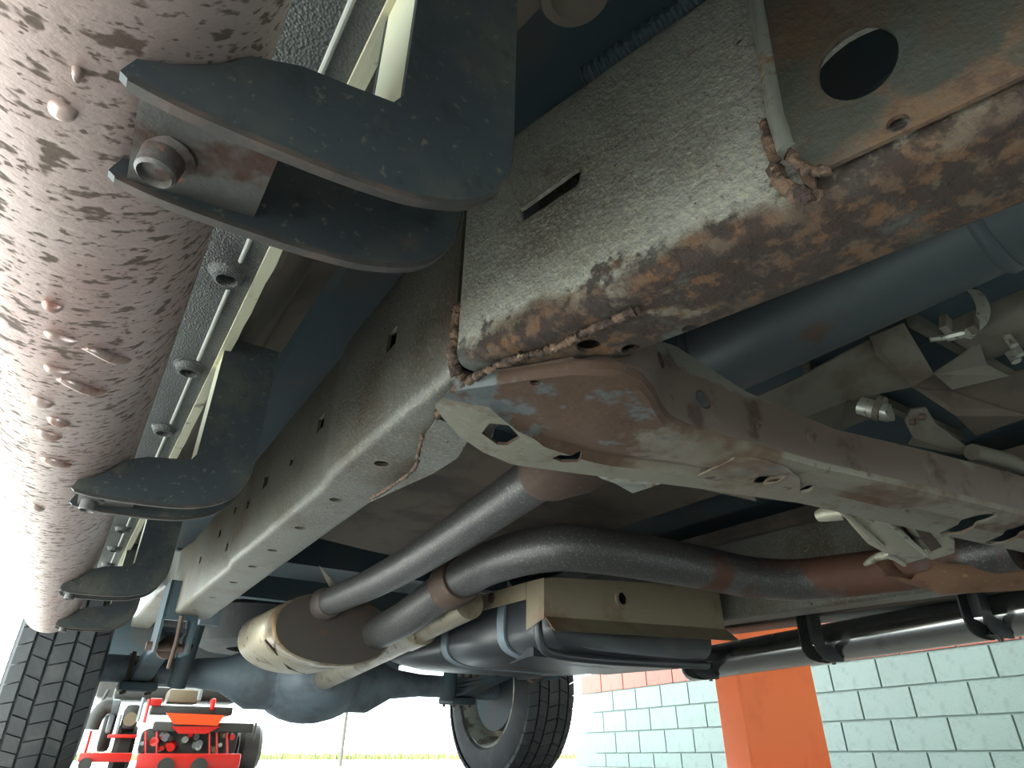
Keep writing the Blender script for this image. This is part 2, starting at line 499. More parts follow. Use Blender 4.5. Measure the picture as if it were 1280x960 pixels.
# ------------------------------------------------------------------ the truck
truck = bpy.data.objects.new('pickup_truck', None); COL.objects.link(truck)
truck.matrix_world = Matrix.Translation((0, 0, CAM_H)) @ R_TRUCK.to_4x4() @ Matrix.Translation(OFF)
tag(truck, 'pickup truck seen from below with rusty frame, exhaust and running boards', 'truck')


def part(mb, name, m, parent=None, label=None, **k):
    return mb.build(name, m, parent or truck, off=OFF, label=label, **k)


# ---- running boards
def running_board(X, Z, r, y0, y1, m, lab, tilt=0):
    n = 64
    prof = [(y0, r), (y1 - .02, r), (y1 - .008, r * .95), (y1, r * .8)]
    secs = []
    ys = [y0 + (y1 - .02 - y0) * i / 40 for i in range(41)] + [y1 - .012, y1 - .005, y1]
    for y in ys:
        k = 1 if y <= y1 - .02 else {0: .985, 1: .93, 2: .80}[[y1 - .012, y1 - .005, y1].index(y)]
        secs.append([Vector((X + r * k * math.cos(a), y, Z + r * k * math.sin(a))) for a in [2 * math.pi * j / n for j in range(n)]])
    secs = [[Vector((p.x, p.y, p.z - tilt * (p.y - 1.04))) for p in q] for q in secs]
    return part(MB().loft(secs), 'running_board', m, label=lab)


TX, TZ, TR = -.044, .200, .049
board = running_board(TX, TZ, TR, -.75, 1.66, 'board', 'pitted grey running board tube, rust specks and pink reflection in its colour')
board_r = running_board(1.80, .241, .050, -.75, 1.70, 'board_black', 'glossy dark running board tube on the far side', .053)


def on_tube(px, py):
    d = np.array(tray(px, py))
    a = d[0] ** 2 + d[2] ** 2; b = -2 * (d[0] * TX + d[2] * TZ); c = TX ** 2 + TZ ** 2 - TR ** 2
    t = (-b - math.sqrt(max(b * b - 4 * a * c, 0))) / (2 * a)
    return Vector((d[0] * t, d[1] * t, d[2] * t))


for (ax, ay, bx, by, wpx) in [(60, 132, 98, 140, 15), (90, 82, 106, 96, 7), (52, 376, 80, 384, 8), (54, 414, 98, 426, 7),
                              (102, 434, 164, 448, 5), (54, 456, 88, 464, 5), (70, 472, 135, 488, 6), (38, 496, 68, 505, 9),
                              (58, 521, 88, 529, 7), (44, 537, 78, 546, 8), (50, 571, 90, 580, 7), (38, 629, 56, 637, 6)]:
    a, b = on_tube(ax, ay), on_tube(bx, by)
    c = (a + b) / 2
    nrm = Vector((c.x - TX, 0, c.z - TZ)).normalized()
    c = Vector((TX, c.y, TZ)) + nrm * (TR - .0005)
    dl = (b - a); L = dl.length / 2; dl = dl.normalized()
    w = nrm.cross(dl).normalized(); W = L * 2 * wpx / math.hypot(bx - ax, by - ay)
    mb = MB(); secs = []
    for i in range(9):
        th = math.pi * i / 8; s = max(math.sin(th), .04)
        q = c + dl * (-L * math.cos(th)) + w * (.12 * L * math.sin(2 * th))
        secs.append([q + w * (W * s * math.cos(t)) + nrm * (.0045 * s * math.sin(t)) for t in [2 * math.pi * j / 12 for j in range(12)]])
    part(mb.loft(secs), 'blister', 'blister', board)


# ---- step brackets: two J-shaped cheeks, a clamp plate with its bolt, and a bent upright
def bracket(Y, side, X0, Zc, r, gap=.040, detailed=True):
    """X0, Zc: tube centre; side +1 reaches to larger X"""
    t = .0032
    dz = Zc - .2
    crv = spline([Vector((x, z, 0)) for x, z in ((-.026, .1452), (-.010, .1435), (.022, .1440), (.046, .1462), (.061, .1500), (.074, .1562), (.084, .167), (.0895, .181), (.0905, .200))], 4)
    low = [(p.x, p.y) for p in crv] + [(.0905, .300)]
    saddle = []
    for i in range(9):
        a = math.radians(-69 + 75 * i / 8)
        saddle.append((TX + (TR + .0012) * math.cos(a), TZ + (TR + .0012) * math.sin(a)))
    prof = low + [(.046, .300), (.046, .190), (.043, .1845), (.028, .182), (.013, .180)] + [p for p in saddle[::-1] if p[1] < .176] + [(-.0275, .1490), (-.0282, .1468)]
    fn = lambda y: (lambda u, v: (X0 + side * (u - TX), y, v + dz))
    mb = MB()
    mb.plate(prof, [], fn(Y), (0, t, 0))
    mb.plate(prof, [], fn(Y + gap), (0, t, 0))
    o = part(mb, 'step_bracket', 'bracket', smooth=False)
    # rusted lower edge of each cheek
    for y in (Y, Y + gap):
        e = MB(); secs = []
        for (u, v) in low[:-1]:
            secs.append([Vector((X0 + side * (u - TX), y - .0003 + a, v + dz - .0008 + b)) for a, b in ((0, 0), (t + .0006, 0), (t + .0006, .0022), (0, .0022))])
        part(e.loft(secs), 'edge', 'bracket_edge', o, smooth=False)
    P = lambda u, y, v: Vector((X0 + side * (u - TX), y, v + dz))
    # clamp plate between the cheeks, under the tube
    m2 = MB()
    pts = [(-.030, .1475), (.030, .1530)]
    m2.loft([[P(-.023, y, .1456), P(.014, y, .1496), P(.014, y, .1520), P(-.023, y, .1480)] for y in (Y + t + .002, Y + gap)])
    part(m2, 'clamp_plate', 'clamp', o, smooth=False)
    bc = P(-.0145, Y + gap * .6, .1465)
    m3 = MB().lathe([(-.002, .0085), (.0, .0085), (.0012, .0062), (.0075, .0058), (.0085, .0048), (.0065, .0040), (.0065, .0002), (-.002, .0002)], bc, (-.1 * side, 0, -1), 22)
    part(m3, 'bolt', 'clamp', o)
    # upright strap against the body flange
    m4 = MB().loft([[P(.0462, y, .186), P(.0488, y, .186), P(.0488, y, .29), P(.0462, y, .29)] for y in (Y + t, Y + gap)])
    part(m4, 'web', 'cream' if side == 1 else 'bracket', o, smooth=False, label='cream painted upright web' if side == 1 else None)
    return o


for y in (.147, .545, 1.02, 1.43):
    bracket(y, 1, TX, TZ, TR)
for y in (.70, 1.12, 1.56):
    bracket(y, -1, 1.80, .241 - .053 * (y - 1.04), .05)

# ---- rocker: cladding, pinch flange, inner sill
for side, X0, lab in ((1, 0, 'near'), (-1, 1.77, 'far')):
    fx = lambda x: X0 + side * x
    zb = .29 if side == 1 else .298
    mb = MB()
    secs = []
    for y in np.linspace(-.75, 2.0, 23):
        secs.append([Vector((fx(a), y, b)) for a, b in ((-.13, zb + .05), (-.12, zb + .012), (-.10, zb), (.043, zb), (.043, zb + .012), (-.10, zb + .02))])
    cl = part(mb.loft(secs), 'rocker_cladding', 'cladding', label='grained dark grey rocker cladding strip with round fasteners')
    if side == 1:
        ys = [.433 + .168 * k for k in range(-4, 9)]
        for i, y in enumerate(ys):
            b = MB().lathe([(-.007, .0150), (.0, .0150), (.001, .0125), (.0065, .0105), (.0075, .0075), (.0045, .006), (-.007, .0045)], (fx(.026), y, zb), (0, 0, -1), 20)
            part(b, 'fastener', 'cladding', cl)
            if i + 1 < len(ys):
                q = MB().tube([(fx(.030), y + .022, zb), (fx(.030), ys[i + 1] - .018, zb)], .0016, 8)
                part(q, 'bead', 'bead', cl)
    mb = MB(); secs = []
    for y in np.linspace(-.75, 2.0, 120):
        w = random.uniform(-.0006, .0006)
        secs.append([Vector((fx(.043), y, zb - .004)), Vector((fx(.0515 + w), y, zb - .003)), Vector((fx(.0525 + w), y, zb + .004)), Vector((fx(.043), y, zb + .006))])
    part(mb.loft(secs), 'pinch_flange', 'cream' if side == 1 else 'brown', smooth=False,
         label='cream pinch weld flange along the rocker' if side == 1 else None)
    # inner sill
    mb = MB(); secs = []
    for y, k in ((-.75, 0), (.0, 0), (.42, 0), (2.0, 0)):
        d = .28 * max(.42 - y, 0) * .6
        secs.append([Vector((fx(a), y, b)) for a, b in ((.060, zb + .02), (.10, .40), (.125, .49), (.165 + d, .535), (.165 + d, .56), (.0, .56), (-.10, .5), (-.10, zb + .05), (.05, zb + .02))])
    part(mb.loft(secs), 'inner_sill', 'brown', smooth=False)
    bm_ = MB()
    bm_.box((min(fx(-.13), fx(-.10)), -.75, zb + .03), (max(fx(-.13), fx(-.10)), 1.95, 1.0))
    part(bm_, 'door_panel', 'body', smooth=False)
# drain boss in the near sill
part(MB().lathe([(0, .030), (.006, .028), (.006, .020), (.002, .017), (-.004, .010), (-.004, .03)], (.205, .245, .534), (.15, 0, -1), 28), 'drain_boss', 'brown')

# ---- frame rails
def ring(x0, x1, z0, z1, r, y, n=4):
    pts = []
    for cx, cz, a0 in ((x1 - r, z1 - r, 0), (x0 + r, z1 - r, 90), (x0 + r, z0 + r, 180), (x1 - r, z0 + r, 270)):
        for i in range(n + 1):
            a = math.radians(a0 + 90 * i / n)
            pts.append(Vector((cx + r * math.cos(a), y, cz + r * math.sin(a))))
    return pts


def rail(secs_in, wall_t=.004):
    out = [ring(*s) for s in secs_in]
    inn = [ring(s[0] + wall_t, s[1] - wall_t, s[2] + wall_t, s[3] - wall_t, max(s[4] - wall_t, .002), s[5]) for s in secs_in]
    mb = MB(); n = len(out[0]); m = len(out)
    mb.loft(out, True, False); mb.loft([p[::-1] for p in inn], True, False)
    for e in (0, m - 1):
        for j in range(n):
            k = (j + 1) % n
            a, b = e * n + j, e * n + k
            c, d = m * n + e * n + (n - 1 - k), m * n + e * n + (n - 1 - j)
            mb.f.append((a, b, c, d))
    return mb


xo = interp([(.43, .214), (.76, .212), (.815, .2195), (1.36, .2195), (1.42, .2265), (2.25, .228), (4.3, .26)])
xi = interp([(.43, .296), (.80, .300), (1.11, .306), (2.13, .331), (4.3, .36)])
zb_ = interp([(.43, .27), (2.16, .27), (2.26, .278), (2.42, .33), (2.7, .43), (3.1, .46), (4.3, .46)])
zt_ = interp([(.43, .475), (2.1, .475), (2.5, .52), (2.8, .60), (4.3, .62)])
yl_ = [.438, .52, .6, .68, .76, .775, .8, .815, .83, .95, 1.1, 1.25, 1.36, 1.375, 1.405, 1.42, 1.5, 1.7, 1.9, 2.1, 2.16, 2.21, 2.26, 2.34, 2.42, 2.55, 2.7, 2.9, 3.1, 3.5, 4.3]


def rear_rail(mirror):
    f = (lambda a: a) if not mirror else (lambda a: 1.77 - a)
    secs = []
    for y in yl_:
        a, b = f(xo(y)), f(xi(y))
        secs.append((min(a, b), max(a, b), zb_(y), zt_(y), .011, y))
    return rail(secs)


lr = rear_rail(False).build('frame_rail', 'frame', label='dusty grey boxed frame rail with punched holes')
c = MB()


def web_hole(px, py, w, h, X=None):
    p = at(px, py, X=.216)
    c.box((.19, p.y - w / 2, p.z - h / 2), (.245, p.y + w / 2, p.z + h / 2))


web_hole(493, 425, .026, .024); web_hole(398, 528, .030, .022)
web_hole(362, 576, .022, .012); web_hole(330, 600, .034, .024)
for (yy, zz) in ((1.30, .375), (1.48, .41), (1.48, .33), (1.62, .39), (1.85, .37)):
    c.box((.19, yy - .012, zz - .009), (.25, yy + .012, zz + .009))
for yy, xx in ((.681, .250), (.845, .252), (1.015, .254), (1.19, .257), (1.348, .260), (1.538, .265), (1.77, .265), (2.014, .267)):
    c.tube([(xx, yy, .255), (xx, yy, .29)], .0085, 16)
settle(cut(lr, c), truck, OFF)
settle(rear_rail(True).build('frame_rail', 'frame', label='dusty frame rail on the far side'), truck, OFF)

fxo = lambda y: .2145 + .28 * (.42 - y)
FW = .088
fr = rail([(fxo(y), fxo(y) + FW, .27, .51, .012, y) for y in (-.45, -.3, -.1, .0, .1, .2, .3, .36, .428)]).build(
    'frame_rail_front', 'frame_front', label='deep front frame rail section with rusted lower edge')
c = MB()


def on_front(px, py, d=0):
    r = tray(px, py)
    y = (.2145 + .28 * .42 - d) / (r[0] / r[1] + .28)
    return Vector((r[0] / r[1] * y, y, r[2] / r[1] * y))


pa, pb = on_front(653, 266), on_front(724, 222)
pts = [on_front(650, 262), on_front(653, 277), on_front(722, 232), on_front(727, 213), on_front(722, 210)]
n_ = Vector((-1, -.28, 0)).normalized()
c.loft([[p + n_ * .02 for p in pts], [p - n_ * .03 for p in pts]])
for (px, py, r_) in ((736, 433, .010), (789, 437, .008), (862, 412, .006)):
    p = at(px, py, Z=.27); c.tube([(p.x, p.y, .25), (p.x, p.y, .29)], r_, 14)
for (px, py, r_) in ((922, 50, .004),):
    p = on_front(px, py); c.tube([p + n_ * .02, p - n_ * .02], r_, 10)
gp0 = on_front(1073, 82, .007)
q0 = Vector((fxo(gp0.y), gp0.y, gp0.z)); c.tube([q0 + n_ * .02, q0 - n_ * .03], .034, 28); c.box((.36, .02, .36), (.44, .22, .495))
settle(cut(fr, c), truck, OFF)
# mirrored front section on the far side
settle(rail([(1.77 - fxo(y) - FW, 1.77 - fxo(y), .27, .51, .012, y) for y in (-.45, -.1, .2, .428)]).build('frame_rail_front', 'frame_front'), truck, OFF)

# gusset plate lapped onto the front section, with its big access hole
D = .005
gp = on_front(1073, 82, D); gs = on_front(1128, 168, D); gs.z = max(gs.z, .2895)
edge = [on_front(944, -40, D), on_front(948, 10, D), on_front(960, 80, D), on_front(972, 150, D), on_front(985, 190, D), on_front(1006, 232, D), on_front(1022, 244, D)]
yz = [(p.y, p.z) for p in edge]
out = yz + [(edge[-1].y - .002, .283), (.06, .2815), (-.45, .2815), (-.45, .52)]
g = MB().plate(out, [circle(gp.y, gp.z, .0205, 36, 1.38), circle(gs.y, gs.z, .0055, 14)],
               lambda u, v: (fxo(u) - D, u, v), tuple(n_ * .0032))
gusset = part(g, 'gusset_plate', 'gusset', smooth=False, label='rust mottled gusset plate with large round access hole')
part(MB().tube([p + n_ * .001 for p in edge[:5]], [.005, .0055, .0055, .0058, .006], 12), 'folded_edge', 'edge_bright', gusset, label='folded edge with its highlight put into the colour')


def lumpy(path, r, k=5, jit=.4, n=8):
    pts = spline(path, k * 2)
    mb = MB().tube([p + Vector([random.uniform(-1, 1) * r * .3 for _ in range(3)]) for p in pts], [r * random.uniform(1 - jit, 1 + jit) for _ in pts], n)
    mb.v = [p + Vector([random.uniform(-1, 1) * r * .25 for _ in range(3)]) for p in mb.v]
    return mb


part(lumpy([on_front(955, 150, .004), on_front(966, 190, .006), on_front(976, 225, .008), on_front(1000, 244, .008), on_front(1022, 246, .006)], .0042), 'weld', 'weld', gusset, ang=80)
part(lumpy([on_front(985, 190, .014), on_front(1000, 208, .014), on_front(1030, 216, .012)], .003), 'weld', 'weld', gusset, ang=80)

# seam between the two rail sections, rusted shut at its foot
part(lumpy([(.214, .434, .335), (.213, .434, .31), (.2125, .434, .29), (.214, .435, .272), (.222, .436, .266)], .0045, 6), 'seam_weld', 'weld', ang=80)
part(lumpy([at(545, 521, Z=.264), at(566, 497, Z=.264), at(590, 474, Z=.264), at(640, 450, Z=.265), at(690, 436, Z=.266), at(735, 415, Z=.266), at(800, 385, Z=.268)], .0032, 8), 'seam_weld', 'weld', ang=80)
part(lumpy([at(462, 624, Z=.264), at(492, 606, Z=.264), at(518, 585, Z=.264), at(523, 565, Z=.264), at(528, 545, Z=.264)], .0022, 6), 'seam_weld', 'weld', ang=80)
# corrugated loom lying on the rail
lp = spline([Vector((.262, .30, .528)), Vector((.285, .22, .528)), Vector((.31, .10, .53)), Vector((.36, -.15, .53)), Vector((.42, -.4, .53))], 44)
part(MB().tube(lp, [.0125 if i % 4 < 2 else .0105 for i in range(len(lp))], 14), 'wiring_loom', 'dark', ang=10)

# tail plate of the crossmember under the rear rail
tail = [at(548, 520, Z=.266), at(530, 545, Z=.266), at(524, 565, Z=.266), at(518, 586, Z=.266), at(490, 608, Z=.266), at(464, 625, Z=.266),
        at(505, 606, Z=.266), at(540, 590, Z=.266), at(572, 570, Z=.266), at(590, 540, Z=.266)]
part(MB().plate([(p.x, p.y) for p in tail], [], lambda u, v: (u, v, .2665), (0, 0, -.0032)), 'lap_plate', 'frame', smooth=False)

# ---- transmission crossmember
ylow = interp([(.222, .486), (.24, .503), (.27, .524), (.305, .541), (.346, .549), (.416, .531), (.546, .492), (.70, .455), (.91, .437), (1.16, .410), (1.54, .405)])
yrid = interp([(.222, .448), (.24, .420), (.262, .385), (.285, .355), (.31, .338), (.335, .338), (.36, .350), (.385, .368), (.41, .382), (.44, .388), (.47, .388), (.63, .376), (.80, .352), (.95, .335), (1.16, .318), (1.54, .31)])
ztop = interp([(.222, .264), (.29, .267), (.315, .269), (.335, .282), (.36, .304), (.385, .326), (.41, .340), (.44, .349), (.47, .342), (.54, .325), (.67, .309), (.81, .306), (.99, .305), (1.3, .31), (1.54, .33)])
ytop = interp([(.222, .446), (.30, .345), (.335, .342), (.36, .352), (.385, .370), (.41, .384), (.44, .392), (.54, .390), (.67, .376), (.81, .347), (.99, .322), (1.54, .31)])
zlow = interp([(.222, .259), (.27, .2535), (.346, .250), (1.2, .250), (1.4, .262), (1.54, .266)])
hump = interp([(.222, .000), (.28, .004), (.36, .011), (.46, .012), (.56, .007), (.66, .002), (1.54, .002)])
flw = interp([(.222, .02), (.255, .066), (.33, .064), (.40, .040), (.435, .033), (.6, .040), (1.54, .045)])
secs = []
for x in list(np.linspace(.222, .70, 64)) + list(np.linspace(.715, 1.54, 36)):
    yl, yr, zt, yt, zl, h = ylow(x), yrid(x), ztop(x), ytop(x), zlow(x), hump(x)
    s = []
    s.append((yl, zl + .003)); s.append((yl - .002, zl))
    w = yl - yr
    fl = min(flw(x), w * .5)
    s.append((yl - fl * .5, zl)); s.append((yl - fl, zl + .0005))
    s.append((yl - fl - .003, zl + .0015 + h * .35)); s.append((yl - fl - .008, zl + .003 + h * .55))
    f0 = fl + .008
    for k, q in ((.15, .35), (.3, -.05), (.5, -.25), (.68, -.2), (.85, -.02)):
        s.append((yl - f0 - (w - f0 - .006) * k, zl + .003 + h * q))
    s.append((yr + .006, zl + .002)); s.append((yr + .0015, zl + .005)); s.append((yr, zl + .011))
    if zt > zl + .014:
        for k in (.3, .55, .8, 1.0):
            s.append((yr + (yt - yr) * k, zl + .011 + (zt - zl - .011) * k))
    else:
        for k in (.3, .55, .8, 1.0):
            s.append((yr - .0002 * k, zl + .011 + max(zt - zl - .011, .0) * k + .0004 * k))
    s.append((s[-1][0] + .004, s[-1][1] + .002)); s.append((s[-1][0] + .018, s[-1][1] + .001))
    secs.append([Vector((x, a, b)) for a, b in s])
cm = MB().loft(secs, closed=False).build('crossmember', 'cross', label='rust stained stamped crossmember spanning between the frame rails', recalc=True)
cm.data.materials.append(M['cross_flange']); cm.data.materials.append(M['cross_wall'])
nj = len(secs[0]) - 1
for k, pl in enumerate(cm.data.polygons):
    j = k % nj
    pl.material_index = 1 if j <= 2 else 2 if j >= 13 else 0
md = cm.modifiers.new('s', 'SOLIDIFY'); md.thickness = .0032; md.offset = 0
finish(cm)
c = MB()


def bslot(p0, p1, w, n=8):
    """slot through the bottom face between two points"""
    a, b = Vector((p0[0], p0[1])), Vector((p1[0], p1[1])); d = (b - a).normalized(); q = Vector((-d.y, d.x)) * w
    lp = []
    for i in range(n + 1):
        t = math.pi * i / n; lp.append(b + q * math.cos(t) + d * w * math.sin(t))
    for i in range(n + 1):
        t = math.pi * i / n; lp.append(a - q * math.cos(t) - d * w * math.sin(t))
    c.loft([[Vector((u.x, u.y, .235)) for u in lp], [Vector((u.x, u.y, .268)) for u in lp]])


def poly_hole(pts, zl=.252):
    P = [at(x, y, Z=zl) for x, y in pts]
    c.loft([[Vector((p.x, p.y, .24)) for p in P], [Vector((p.x, p.y, .2665)) for p in P]])


poly_hole([(602, 541), (612, 529), (636, 531), (650, 545), (634, 554), (622, 554)])
poly_hole([(690, 569), (700, 565), (728, 568), (722, 574), (702, 574)])
for px0, py0, px1, py1, w in ((950, 601, 974, 595, .007), (1000, 611, 1012, 609, .0055), (1190, 662, 1228, 646, .015), (1246, 674, 1290, 656, .015)):
    bslot(at(px0, py0, Z=.252), at(px1, py1, Z=.252), w)
p = at(669, 477, Z=.256); c.tube([(p.x, p.y, .24), (p.x, p.y, .28)], .0045, 14)
settle(cut(cm, c), truck, OFF)
c = MB()
# holes in the upright front wall: dark punched ovals are cut as well
for px_, py_, r_ in ((812, 458, .0085), (873, 502, .0105)):
    yy = .394
    p = at(px_, py_, Y=yy); c.tube([(p.x, yy - .03, p.z), (p.x, yy + .02, p.z)], r_, 18)
cm.parent = None; cm.data.transform(Matrix.Translation(OFF))
settle(cut(cm, c), truck, OFF)
for px_, py_ in ((957, 535), (1020, 550)):
    p = at(px_, py_, Y=.378)
    part(MB().lathe([(-.002, .016), (.003, .0155), (.003, .012), (-.004, .010), (-.008, .0095), (-.008, .016)], (p.x, yrid(p.x) + .004, p.z), (0, -1, .1), 24), 'dimple', 'cross_wall', cm)
    part(MB().tube([(p.x, yrid(p.x) + .010, p.z), (p.x, yrid(p.x) + .001, p.z)], .0075, 6), 'bolt', 'collar', cm)
# added plate inside the channel, shades the punched holes dark
tsec = []
for x in np.linspace(.312, 1.50, 30):
    a, b, z = yrid(x) + .012, ylow(x) - .001, zlow(x) + .024
    tsec.append([Vector((x, a, z)), Vector((x, b - .012, z)), Vector((x, b, z - .017)), Vector((x, b, z - .015)), Vector((x, b - .011, z + .002)), Vector((x, a, z + .002))])
part(MB().loft(tsec), 'hole_shade_plate', 'dark', cm, smooth=False)
# doubler with an oval rim over the bottom face, and the thin blade behind
dp = [at(x, y, Z=.248) for x, y in ((900, 583), (918, 574), (950, 575), (985, 586), (1000, 600), (1000, 622), (905, 604), (870, 597))]
part(MB().plate([(p.x, p.y) for p in dp], [[(q.x, q.y) for q in [at(x, y, Z=.248) for x, y in ((940, 605), (944, 598), (960, 592), (978, 591), (984, 596), (972, 604), (955, 607))]]],
     lambda u, v: (u, v, .2505), (0, 0, -.0020)), 'doubler_plate', 'cross', cm, smooth=False)
bl = [at(x, y, Z=.262) for x, y in ((840, 590), (860, 604), (945, 624), (938, 610), (900, 598))]
part(MB().plate([(p.x, p.y) for p in bl], [], lambda u, v: (u, v, .262), (0, 0, -.003)), 'thin_blade', 'frame', cm, smooth=False)

# bright torn foil showing behind the crossmember
fo = [at(x, y, Z=.272) for x, y in ((735, 585), (752, 597), (768, 605), (790, 609), (820, 605), (845, 598), (845, 585))]
part(MB().plate([(p.x, p.y) for p in fo], [], lambda u, v: (u, v, .272 + .006 * math.sin(u * 90)), (0, 0, -.002)), 'heat_foil', 'edge_bright', smooth=True, label='bright crumpled foil shield edge')

# ---- floor pan and tunnels
fp = MB()
secs = []
for x, z in ((-.13, .60), (.10, .60), (.2, .60), (.36, .68), (.50, .68), (.55, .60), (.60, .58), (.64, .66), (1.14, .66), (1.18, .60), (1.4, .62), (1.6, .60), (1.9, .60)):
    secs.append([Vector((x, -.75, z)), Vector((x, 2.0, z)), Vector((x, 2.0, z + .02)), Vector((x, -.75, z + .02))])
pan = part(fp.loft(secs), 'floor_pan', 'dark', smooth=False, label='dark dusty floor pan pressing')
for y in np.arange(.9, 1.95, .16):
    part(MB().tube([(.36, y, .68), (.50, y, .68)], .012, 8), 'rib', 'brown', pan)
# long heat shield over the exhaust
hs = [at(x, y, Z=.47) for x, y in ((545, 582), (700, 560), (890, 612), (776, 668))]
sh = MB(); s0 = Vector((.50, .60, .50))
secs = []
for y in np.linspace(.62, 1.95, 8):
    secs.append([Vector((x, y, z)) for x, z in ((.46, .53), (.52, .50), (.70, .485), (.95, .47), (1.09, .455), (1.09, .458), (.95, .474), (.70, .489), (.52, .504), (.46, .534))])
part(sh.loft(secs), 'tunnel_shield', 'brown', smooth=False, label='long brown heat shield above the exhaust')
# body cross braces
for y in (1.35, 1.72):
    part(MB().box((.335, y, .50), (.46, y + .05, .53)), 'floor_brace', 'grey', smooth=False)

# ---- front driveshaft
ax0, ax1 = Vector((.622, .53, .445)), Vector((.660, -.5, .445))
dsh = part(MB().tube([ax0, ax1], .056, 36), 'front_driveshaft', 'shaft', label='thick dark steel driveshaft tube')
ad = (ax1 - ax0).normalized()
for s in (.03, .365):
    q = ax0 + ad * s
    part(MB().tube([q, q + ad * .004, q + ad * .009, q + ad * .013], [.057, .060, .060, .057], 36), 'collar', 'shaft', dsh)
part(MB().tube([ax0 - ad * .05, ax0], [.045, .056], 30), 'yoke', 'shaft', dsh)

# ---- transmission with folded shields
tr = MB()
tr.rbox((.76, -.5, .47), (1.22, .62, .66), .03)
trans = part(tr, 'transmission', 'dark', label='dusty transmission casing above the crossmember')
for i in range(5):
    y = -.15 + .15 * i
    part(MB().box((.78, y, .455), (1.20, y + .012, .475)), 'rib', 'grey', trans, smooth=False)


def sheet(pts, t, name, m, parent, label=None):
    """folded sheet: rows of pixels with their height"""
    P = [at(x, y, Z=z) for x, y, z in pts]
    n = (P[1] - P[0]).cross(P[2] - P[0]).normalized() * t
    mb = MB().loft([P, [p + n for p in P]])
    return part(mb, name, m, parent, label, smooth=False)


sheet([(935, 500, .40), (1000, 470, .42), (1088, 422, .45), (1092, 442, .44), (1140, 482, .42), (1056, 500, .41), (1046, 540, .40), (980, 530, .385)], .003, 'side_shield', 'grey', trans)
sheet([(1088, 421, .44), (1130, 404, .45), (1168, 468, .415), (1140, 484, .41), (1096, 446, .435)], .003, 'folded_bracket', 'grey', trans)
sheet([(1168, 468, .415), (1225, 430, .44), (1234, 456, .43), (1262, 470, .42), (1190, 487, .405)], .003, 'folded_bracket', 'grey', trans)
sheet([(1140, 484, .425), (1168, 468, .43), (1190, 486, .42), (1290, 462, .43), (1290, 520, .41), (1220, 545, .40), (1195, 520, .40)], .004, 'pan_cover', 'brown', trans)
sheet([(1045, 540, .395), (1056, 500, .42), (1100, 490, .425), (1096, 520, .41)], .003, 'folded_bracket', 'grey', trans)
sheet([(1131, 526, .375), (1140, 512, .385), (1158, 510, .385), (1170, 530, .37), (1230, 575, .335), (1136, 556, .35), (1142, 548, .355)], .004, 'mount_bracket', 'grey', trans)
for px_, py_ in ((1137, 527), (1149, 521)):
    p = at(px_, py_, Z=.374); part(MB().tube([p, p + Vector((.002, -.006, -.002))], .0045, 12), 'rivet', 'collar', trans)
p = at(1112, 516, Z=.375)
part(MB().tube([p + Vector((-.01, .03, .02)), p + Vector((0, .002, 0)), p], [.012, .012, .0115], 20), 'mount_bolt', 'bolt', trans)
part(MB().tube([p + Vector((-.005, .012, .010)), p + Vector((-.003, .006, .006))], .0165, 24), 'washer', 'grey', trans)
# band clamp with its bolt
cc = at(1212, 405, Z=.43)
arc = [at(x, y, Z=.43) for x, y in ((1222, 362), (1232, 372), (1238, 388), (1234, 404), (1222, 416), (1214, 424))]
mb = MB(); secs = []
for q in spline(arc, 4): secs.append([q, q + Vector((.0, .012, .010)), q + Vector((.002, .012, .012)), q + Vector((.002, 0, .002))])
cl_ = part(mb.loft(secs), 'band_clamp', 'bolt', trans, smooth=False)
part(MB().tube([at(1163, 424, Z=.42), at(1182, 422, Z=.42), at(1206, 416, Z=.42)], [.0035, .0035, .0035], 10), 'clamp_bolt', 'bolt', trans)
part(MB().tube([at(1183, 422, Z=.42), at(1204, 417, Z=.42)], .0052, 8), 'clamp_nut', 'bolt', trans)
for s in (1182, 1216):
    p = at(s, 405, Z=.425); part(MB().box(p - Vector((.006, .004, .012)), p + Vector((.006, .004, .012)), Matrix.Rotation(.5, 3, 'Y')), 'clamp_ear', 'grey', trans, smooth=False)
bx_ = at(1262, 425, Z=.43)
part(MB().rbox(bx_ - Vector((.03, .05, -.01)), bx_ + Vector((.06, .05, .05)), .008), 'side_casting', 'grey', trans)
for px_, py_, r_ in ((1271, 452, .006), (1268, 432, .005), (1276, 444, .005)):
    p = at(px_, py_, Z=.425); part(MB().tube([p, p + Vector((0, .004, .02))], r_, 8), 'bolt', 'bolt', trans)
# linkage rod
part(MB().tube([at(1215, 565, Z=.33), at(1255, 575, Z=.33), at(1290, 590, Z=.33)], .011, 12), 'linkage_rod', 'grey', trans)

# ---- transfer case, pale casting below the crossmember
def solid(pts, z, up, name, m, parent=None, label=None, r=.004):
    P = [at(x, y, Z=z) for x, y in pts]
    bm = bmesh.new()
    a = [bm.verts.new(p) for p in P]; b = [bm.verts.new(p + Vector(up)) for p in P]
    bm.faces.new(a); bm.faces.new(b[::-1])
    for i in range(len(P)):
        k = (i + 1) % len(P); bm.faces.new((a[i], a[k], b[k], b[i]))
    bmesh.ops.recalc_face_normals(bm, faces=bm.faces)
    bmesh.ops.bevel(bm, geom=[e for e in bm.edges], offset=r, segments=2, affect='EDGES', profile=.5, clamp_overlap=True)
    bm.verts.index_update()
    mb = MB().add([v.co.copy() for v in bm.verts], [[v.index for v in f.verts] for f in bm.faces]); bm.free()
    return part(mb, name, m, parent, label)


